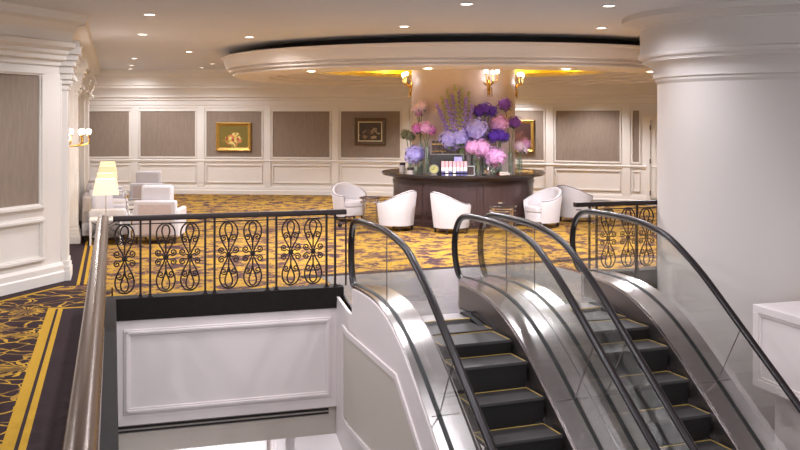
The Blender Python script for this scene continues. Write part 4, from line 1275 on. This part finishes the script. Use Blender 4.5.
picture('dark still life in a brown frame left of the bar column', 4, 355, 386, 118, 145, cv2, M['frame_dark'], M['mat_cream'], 0.10)
picture('dark painting in a gilt frame half hidden behind the flowers', 6, 504, 534.5, 120, 152, cv3, M['frame_gold'], None, 0.09)

# ------------------------------------------------------------------ tub chairs
def tub_chair(label, loc, rz):
    """local +y is the open front"""
    t = thing('tub_chair', label, 'chair', loc, rz, 'white tub chairs round the bar')
    n = 40; A = R(138)
    prof_n = 9
    vs = []; fs = []
    ring = []
    for i in range(n + 1):
        a = -A + 2 * A * i / n               # 0 = the back
        f_ = abs(a) / A
        hgt = 0.56 + 0.24 * (0.5 + 0.5 * math.cos(PI * min(1, f_ * 1.05))) 
        r_out = 0.395; th = 0.085
        def pt(r, z, shrink):
            rr_ = r * shrink
            x = rr_ * math.sin(a) * 0.98; y = -rr_ * math.cos(a)
            if abs(a) > PI / 2: y *= 1.12
            return (x, y, z)
        sec = []
        for q, (r, z) in enumerate(((r_out, 0.11), (r_out, 0.3), (r_out, hgt - 0.06), (r_out - 0.008, hgt - 0.02), (r_out - th * 0.5, hgt), (r_out - th + 0.008, hgt - 0.02), (r_out - th, hgt - 0.07), (r_out - th, 0.3), (r_out - th, 0.12))):
            sh_ = 0.80 + 0.22 * min(1, z / 0.8)
            sec.append(pt(r, z, sh_))
        ring.append(sec)
    for sec in ring: vs += sec
    m = prof_n
    for i in range(n):
        for q in range(m):
            w = (q + 1) % m
            fs.append((i * m + q, (i + 1) * m + q, (i + 1) * m + w, i * m + w))
    fs.append(tuple(range(m))); fs.append(tuple(n * m + q for q in range(m))[::-1])
    MB().add(vs, fs).build('back_shell', M['fabric'], t, sharp=70)
    pip = [Vector(sec[3]) + Vector((0, 0, 0.004)) for sec in ring]
    MB().tube(pip, 0.0075, 6).build('piping', M['piping'], t)
    pts = []
    for i in range(28):
        a = 2 * PI * i / 28
        x = 0.285 * math.sin(a); y = -0.285 * math.cos(a)
        if y > 0: y = y * 1.25; x = 0.285 * math.copysign(abs(math.sin(a)) ** 0.6, math.sin(a))
        pts.append((x, y))
    MB().prism(pts, 0.13, 0.31, 'z').build('seat_base', M['fabric'], t, bevel=0.015)
    MB().prism([(x * 1.0, y * 1.03) for x, y in pts], 0.312, 0.44, 'z').build('seat_cushion', M['fabric'], t, bevel=0.035, seg=4)
    for sx, sy in ((-0.2, -0.22), (0.2, -0.22), (-0.2, 0.24), (0.2, 0.24)):
        MB().lathe([(0.0001, 0), (0.018, 0), (0.03, 0.13), (0.0001, 0.13)], 12, (sx, sy, 0)).build('leg', M['leg_dark'], t)
    return t
def facing(dx, dy): return math.atan2(dy, dx) - PI / 2
tc0 = tub_chair('white tub chair facing us, furthest left of the bar', (-1.09, 19.95, 0.001), facing(0.42, -0.9))
for (x, y, d, lab) in ((-0.06, 18.25, (-0.8, 0.6), 'white tub chair with its back to the bar, turned to the left side table'),
                       (0.97, 17.85, (0.85, 0.52), 'white tub chair seen from behind, before the middle of the bar'),
                       (2.88, 18.75, (-0.78, -0.62), 'white tub chair facing left with open seat, right of the bar'),
                       (3.72, 19.8, (0.75, 0.6), 'white tub chair half hidden behind another, furthest right')):
    dup(tc0, (x, y, 0.001), facing(*d), lab, 'white tub chairs round the bar')

# side tables by the bar
def side_table(label, loc, r, h, top_m):
    t = thing('side_table', label, 'table', loc)
    MB().lathe([(0.0001, h - 0.03), (r, h - 0.03), (r + 0.006, h - 0.015), (r, h), (0.0001, h)], 32).build('tabletop', top_m, t)
    MB().lathe([(r - 0.03, h - 0.11), (r - 0.01, h - 0.11), (r - 0.01, h - 0.09), (r - 0.03, h - 0.09)], 32, closed=True).build('ring', M['chrome'], t)
    for k in range(4):
        a = PI / 4 + k * PI / 2
        MB().tube([((r - 0.03) * math.cos(a), (r - 0.03) * math.sin(a), 0), ((r - 0.02) * math.cos(a), (r - 0.02) * math.sin(a), h - 0.03)], 0.013, 8).build('leg', M['chrome'], t)
    MB().lathe([(r - 0.045, 0.10), (r - 0.022, 0.10), (r - 0.022, 0.115), (r - 0.045, 0.115)], 32, closed=True).build('lower_ring', M['chrome'], t)
    return t
side_table('round side table with chrome legs between the two left tub chairs', (-0.61, 18.85, 0.001), 0.21, 0.60, M['dark_wood'])
side_table('round side table with chrome legs before the right of the bar', (1.93, 17.6, 0.001), 0.27, 0.55, M['glass_table'])
ds = thing('bowl', 'small silver bowl on the right side table', 'bowl', (1.9, 17.6, 0.552))
MB().lathe([(0.0001, 0), (0.03, 0), (0.055, 0.03), (0.05, 0.055), (0.045, 0.05), (0.045, 0.03), (0.0001, 0.012)], 20).build('bowl_body', M['chrome'], ds)
side_table('dark round side table at the far right, behind the railing', (4.0, 18.5, 0.001), 0.2, 0.55, M['dark_wood'])

# ------------------------------------------------------------------ lounge on the left
def lamp_table(label, u, v):
    t = thing('side_table', label, 'table', W(u, v, 0.001), TH, 'white side tables under the lamps')
    MB().box(-0.27, 0.27, -0.25, 0.25, 0.42, 0.45).build('tabletop', M['white_lacquer'], t, bevel=0.005)
    MB().box(-0.24, 0.24, -0.22, 0.22, 0.12, 0.135).build('shelf', M['glass_table'], t)
    for sx in (-0.25, 0.25):
        for sy in (-0.23, 0.23): MB().box(sx - 0.016, sx + 0.016, sy - 0.016, sy + 0.016, 0, 0.42).build('leg', M['white_lacquer'], t)
    b = MB()
    for sy in (-0.23, 0.23):
        for s in (1, -1): b.tube([(-0.24 * s, sy, 0.14), (0.24 * s, sy, 0.41)], 0.013, 6)
    b.build('cross_brace', M['steel_dark'], t)
    return t
def table_lamp(label, u, v):
    t = thing('table_lamp', label, 'lamp', W(u, v, 0.452), TH, 'lit table lamps along the lounge wall')
    MB().lathe([(0.0001, 0), (0.09, 0), (0.09, 0.015), (0.02, 0.03), (0.0001, 0.03)], 24).build('base', M['chrome'], t)
    MB().tube([(0, 0, 0.02), (0, 0, 0.47)], 0.009, 8).build('pole', M['chrome'], t)
    q = []
    for i in range(4):
        a = PI / 4 + i * PI / 2
        q.append((math.cos(a), math.sin(a)))
    mb = MB(); r0, r1, z0, z1 = 0.31, 0.235, 0.415, 0.685
    for w_ in (0.0, -0.006):
        mb.add([(x * (r0 + w_), y * (r0 + w_), z0) for x, y in q] + [(x * (r1 + w_), y * (r1 + w_), z1) for x, y in q], [(0, 1, 5, 4), (1, 2, 6, 5), (2, 3, 7, 6), (3, 0, 4, 7)])
    mb.build('lamp_shade', M['shade'], t)
    MB().sphere((0, 0, 0.53), 0.035).build('bulb', M['bulb'], t)
    light('POINT', (0, 0, 0.56), 2, (1, 0.82, 0.55), 0.05, parent=t)
    return t
LV = [(17.06, 'nearest'), (18.85, 'second nearest'), (21.6, 'third'), (23.55, 'furthest')]
for k, (v, w_) in enumerate(LV):
    lamp_table('white X braced side table under the %s lamp of the row' % w_, -0.12, v)
    table_lamp('%s of the four lit cream table lamps along the lounge wall' % w_, -0.12, v)

def sofa(label, u, v, ln_):
    t = thing('sofa', label, 'sofa', W(u, v, 0.001), TH, 'white sofas along the lounge wall')
    # local x points into the room, y along the wall
    MB().box(0.0, 0.78, 0.0, ln_, 0.10, 0.33).build('base', M['fabric'], t, bevel=0.02)
    MB().box(0.0, 0.16, 0.0, ln_, 0.30, 0.80).build('backrest', M['grey_fabric'], t, bevel=0.04, seg=3)
    for y in (0.0, ln_ - 0.13): MB().box(0.02, 0.76, y, y + 0.13, 0.12, 0.57).build('armrest', M['fabric'], t, bevel=0.035, seg=3)
    MB().box(0.16, 0.79, 0.14, ln_ - 0.14, 0.335, 0.46).build('seat_cushion', M['fabric'], t, bevel=0.035, seg=3)
    for x in (0.06, 0.70):
        for y in (0.08, ln_ - 0.08): MB().box(x - 0.02, x + 0.02, y - 0.02, y + 0.02, 0, 0.10).build('leg', M['leg_dark'], t)
    return t
def cushion(label, u, v, z, rz, tilt):
    o = tag(MB().sphere((0, 0, 0), (0.22, 0.085, 0.22), 20, 12).build('cushion', M['fabric']), label, 'cushion')
    for vt in o.data.vertices:
        x, zz = vt.co.x / 0.22, vt.co.z / 0.22
        m_ = max(abs(x), abs(zz), 1e-4); r_ = math.hypot(x, zz)
        k = (r_ / m_) ** 0.75
        vt.co.x *= k; vt.co.z *= k
    o.location = W(u, v, z); o.rotation_euler = (tilt, 0, rz)
    return o
sofa('white sofa by the lounge wall, behind the nearest lamp', -0.53, 17.42, 1.05)
sofa('white sofa by the lounge wall, behind the second lamp', -0.53, 19.22, 1.98)
sofa('white sofa by the lounge wall, behind the third lamp', -0.53, 21.95, 1.25)
cushion('plump white cushion leaning in the nearest sofa', -0.20, 17.80, 0.70, TH + R(25), R(-16))
cushion('white cushion leaning in the second sofa', -0.24, 19.62, 0.70, TH + R(35), R(-14))

def armchair(label, u, v, rz):
    """local +y is the front; seen from behind"""
    t = thing('armchair', label, 'chair', W(u, v, 0.001), rz, 'square lounge armchairs')
    MB().box(-0.31, 0.31, -0.36, 0.36, 0.12, 0.36).build('seat_base', M['fabric'], t, bevel=0.015)
    MB().box(-0.37, 0.37, -0.40, -0.28, 0.14, 0.76).build('backrest', M['fabric'], t, bevel=0.03, seg=3)
    MB().box(-0.29, 0.29, -0.405, -0.39, 0.18, 0.70).build('back_panel', M['mauve'], t, bevel=0.004)
    for s in (-1, 1): MB().box(min(s * 0.30, s * 0.40), max(s * 0.30, s * 0.40), -0.38, 0.38, 0.12, 0.60).build('armrest', M['fabric'], t, bevel=0.03, seg=3)
    MB().box(-0.295, 0.295, -0.27, 0.38, 0.365, 0.48).build('seat_cushion', M['fabric'], t, bevel=0.03, seg=3)
    MB().box(-0.275, 0.275, -0.27, -0.10, 0.50, 1.02).build('back_cushion', M['fabric'], t, bevel=0.05, seg=4)
    for sx in (-0.33, 0.33):
        for sy in (-0.33, 0.33): MB().lathe([(0.0001, 0), (0.018, 0), (0.026, 0.13), (0.0001, 0.13)], 10, (sx, sy, 0)).build('leg', M['leg_dark'], t)
    return t
ac = armchair('white square armchair with a mauve back panel, nearer of the two behind the railing', 0.80, 17.1, R(2))
dup(ac, W(0.81, 21.6, 0.001), R(2), 'white square armchair near the back wall, further of the two', 'square lounge armchairs')

def coffee_table(label, u, v):
    t = thing('coffee_table', label, 'table', W(u, v, 0.001), TH, 'low lounge tables')
    MB().box(-0.16, 0.16, -0.3, 0.3, 0.40, 0.43).build('tabletop', M['glass_table'], t, bevel=0.004)
    f = MB()
    for a in ((-0.18, 0.18, -0.32, -0.30), (-0.18, 0.18, 0.30, 0.32), (-0.18, -0.16, -0.30, 0.30), (0.16, 0.18, -0.30, 0.30)): f.box(a[0], a[1], a[2], a[3], 0.385, 0.44)
    f.build('frame', M['white_lacquer'], t)
    MB().box(-0.15, 0.15, -0.29, 0.29, 0.14, 0.155).build('shelf', M['white_lacquer'], t)
    for sx in (-0.165, 0.165):
        for sy in (-0.305, 0.305): MB().box(sx - 0.015, sx + 0.015, sy - 0.015, sy + 0.015, 0, 0.385).build('leg', M['white_lacquer'], t)
for v, w_ in ((18.1, 'nearest'), (19.65, 'second'), (20.88, 'third'), (23.1, 'furthest')):
    coffee_table('low dark topped coffee table between sofas and armchairs, %s of the row' % w_, 0.46, v)

# ------------------------------------------------------------------ downlights
def ceil_uv(u, v, label, group, **k):
    x, y, _ = W(u, v * 1.084 + u * 0.055); downlight('downlight', x, y, CEIL, label, group, DOWN_W, cone=2.75, **k)
gl_ = 'downlights in the flat ceiling on the left'
for k, (u, v) in enumerate(((0.46, 11.7), (0.46, 14.5), (0.46, 20.4), (0.46, 23.2), (0.46, 24.8))):
    ceil_uv(u, v, 'recessed downlight, %s from the camera in the row above the lounge' % ords[k], gl_)
for u, v, lab in ((1.5, 18.0, 'recessed downlight alone between the lounge row and the ring, left of the ring'), (2.2, 14.4, 'recessed downlight just left of the ceiling ring, nearer than the ring'), (2.4, 21.8, 'recessed downlight at the left tip of the ring'),
                  (2.3, 23.6, 'recessed downlight left of the ring, nearer of the far pair'), (2.5, 24.9, 'recessed downlight left of the ring, furthest of the far pair'),
                  (1.85, 9.4, 'recessed downlight at the top of the picture, left of the ring'), (4.15, 12.0, 'recessed downlight before the middle of the ring'), (4.05, 9.4, 'recessed downlight nearest the camera, above the escalators'),
                  (5.77, 9.0, 'recessed downlight over the right escalator, left of the big column'), (7.08, 11.25, 'recessed downlight between the ring and the big column')):
    ceil_uv(u, v, lab, 'downlights in the flat ceiling round the ring')
# further lamps of the same ceiling, nearer than the picture shows
for u, v in ((0.46, 8.9), (-2.0, 7.5), (1.85, 6.4), (4.05, 6.4), (5.9, 4.6), (0.46, 6.2), (1.85, 3.2), (4.2, 3.4), (-1.5, 10.0)):
    ceil_uv(u, v, 'recessed downlight nearer than the picture frame', 'downlights out of the frame')
for k, px in enumerate((311.5, 428, 566, 651)):
    x, y = bar_xy(px, 4.66)
    downlight('downlight', x, y, 3.016, 'recessed downlight in the near underside of the ring, %s from the left' % ords[k], 'downlights in the ceiling ring', RING_W * 2.2, cone=2.85)
for k, ang in enumerate((172, 148, 122, 97, 70, 44, 20)):
    a = R(ang)
    downlight('downlight', BAR[0] + 4.45 * math.cos(a), BAR[1] + 4.45 * math.sin(a), 3.026, 'recessed downlight in the far underside of the ring, %s from the left' % ords[k], 'downlights in the ceiling ring', RING_W)
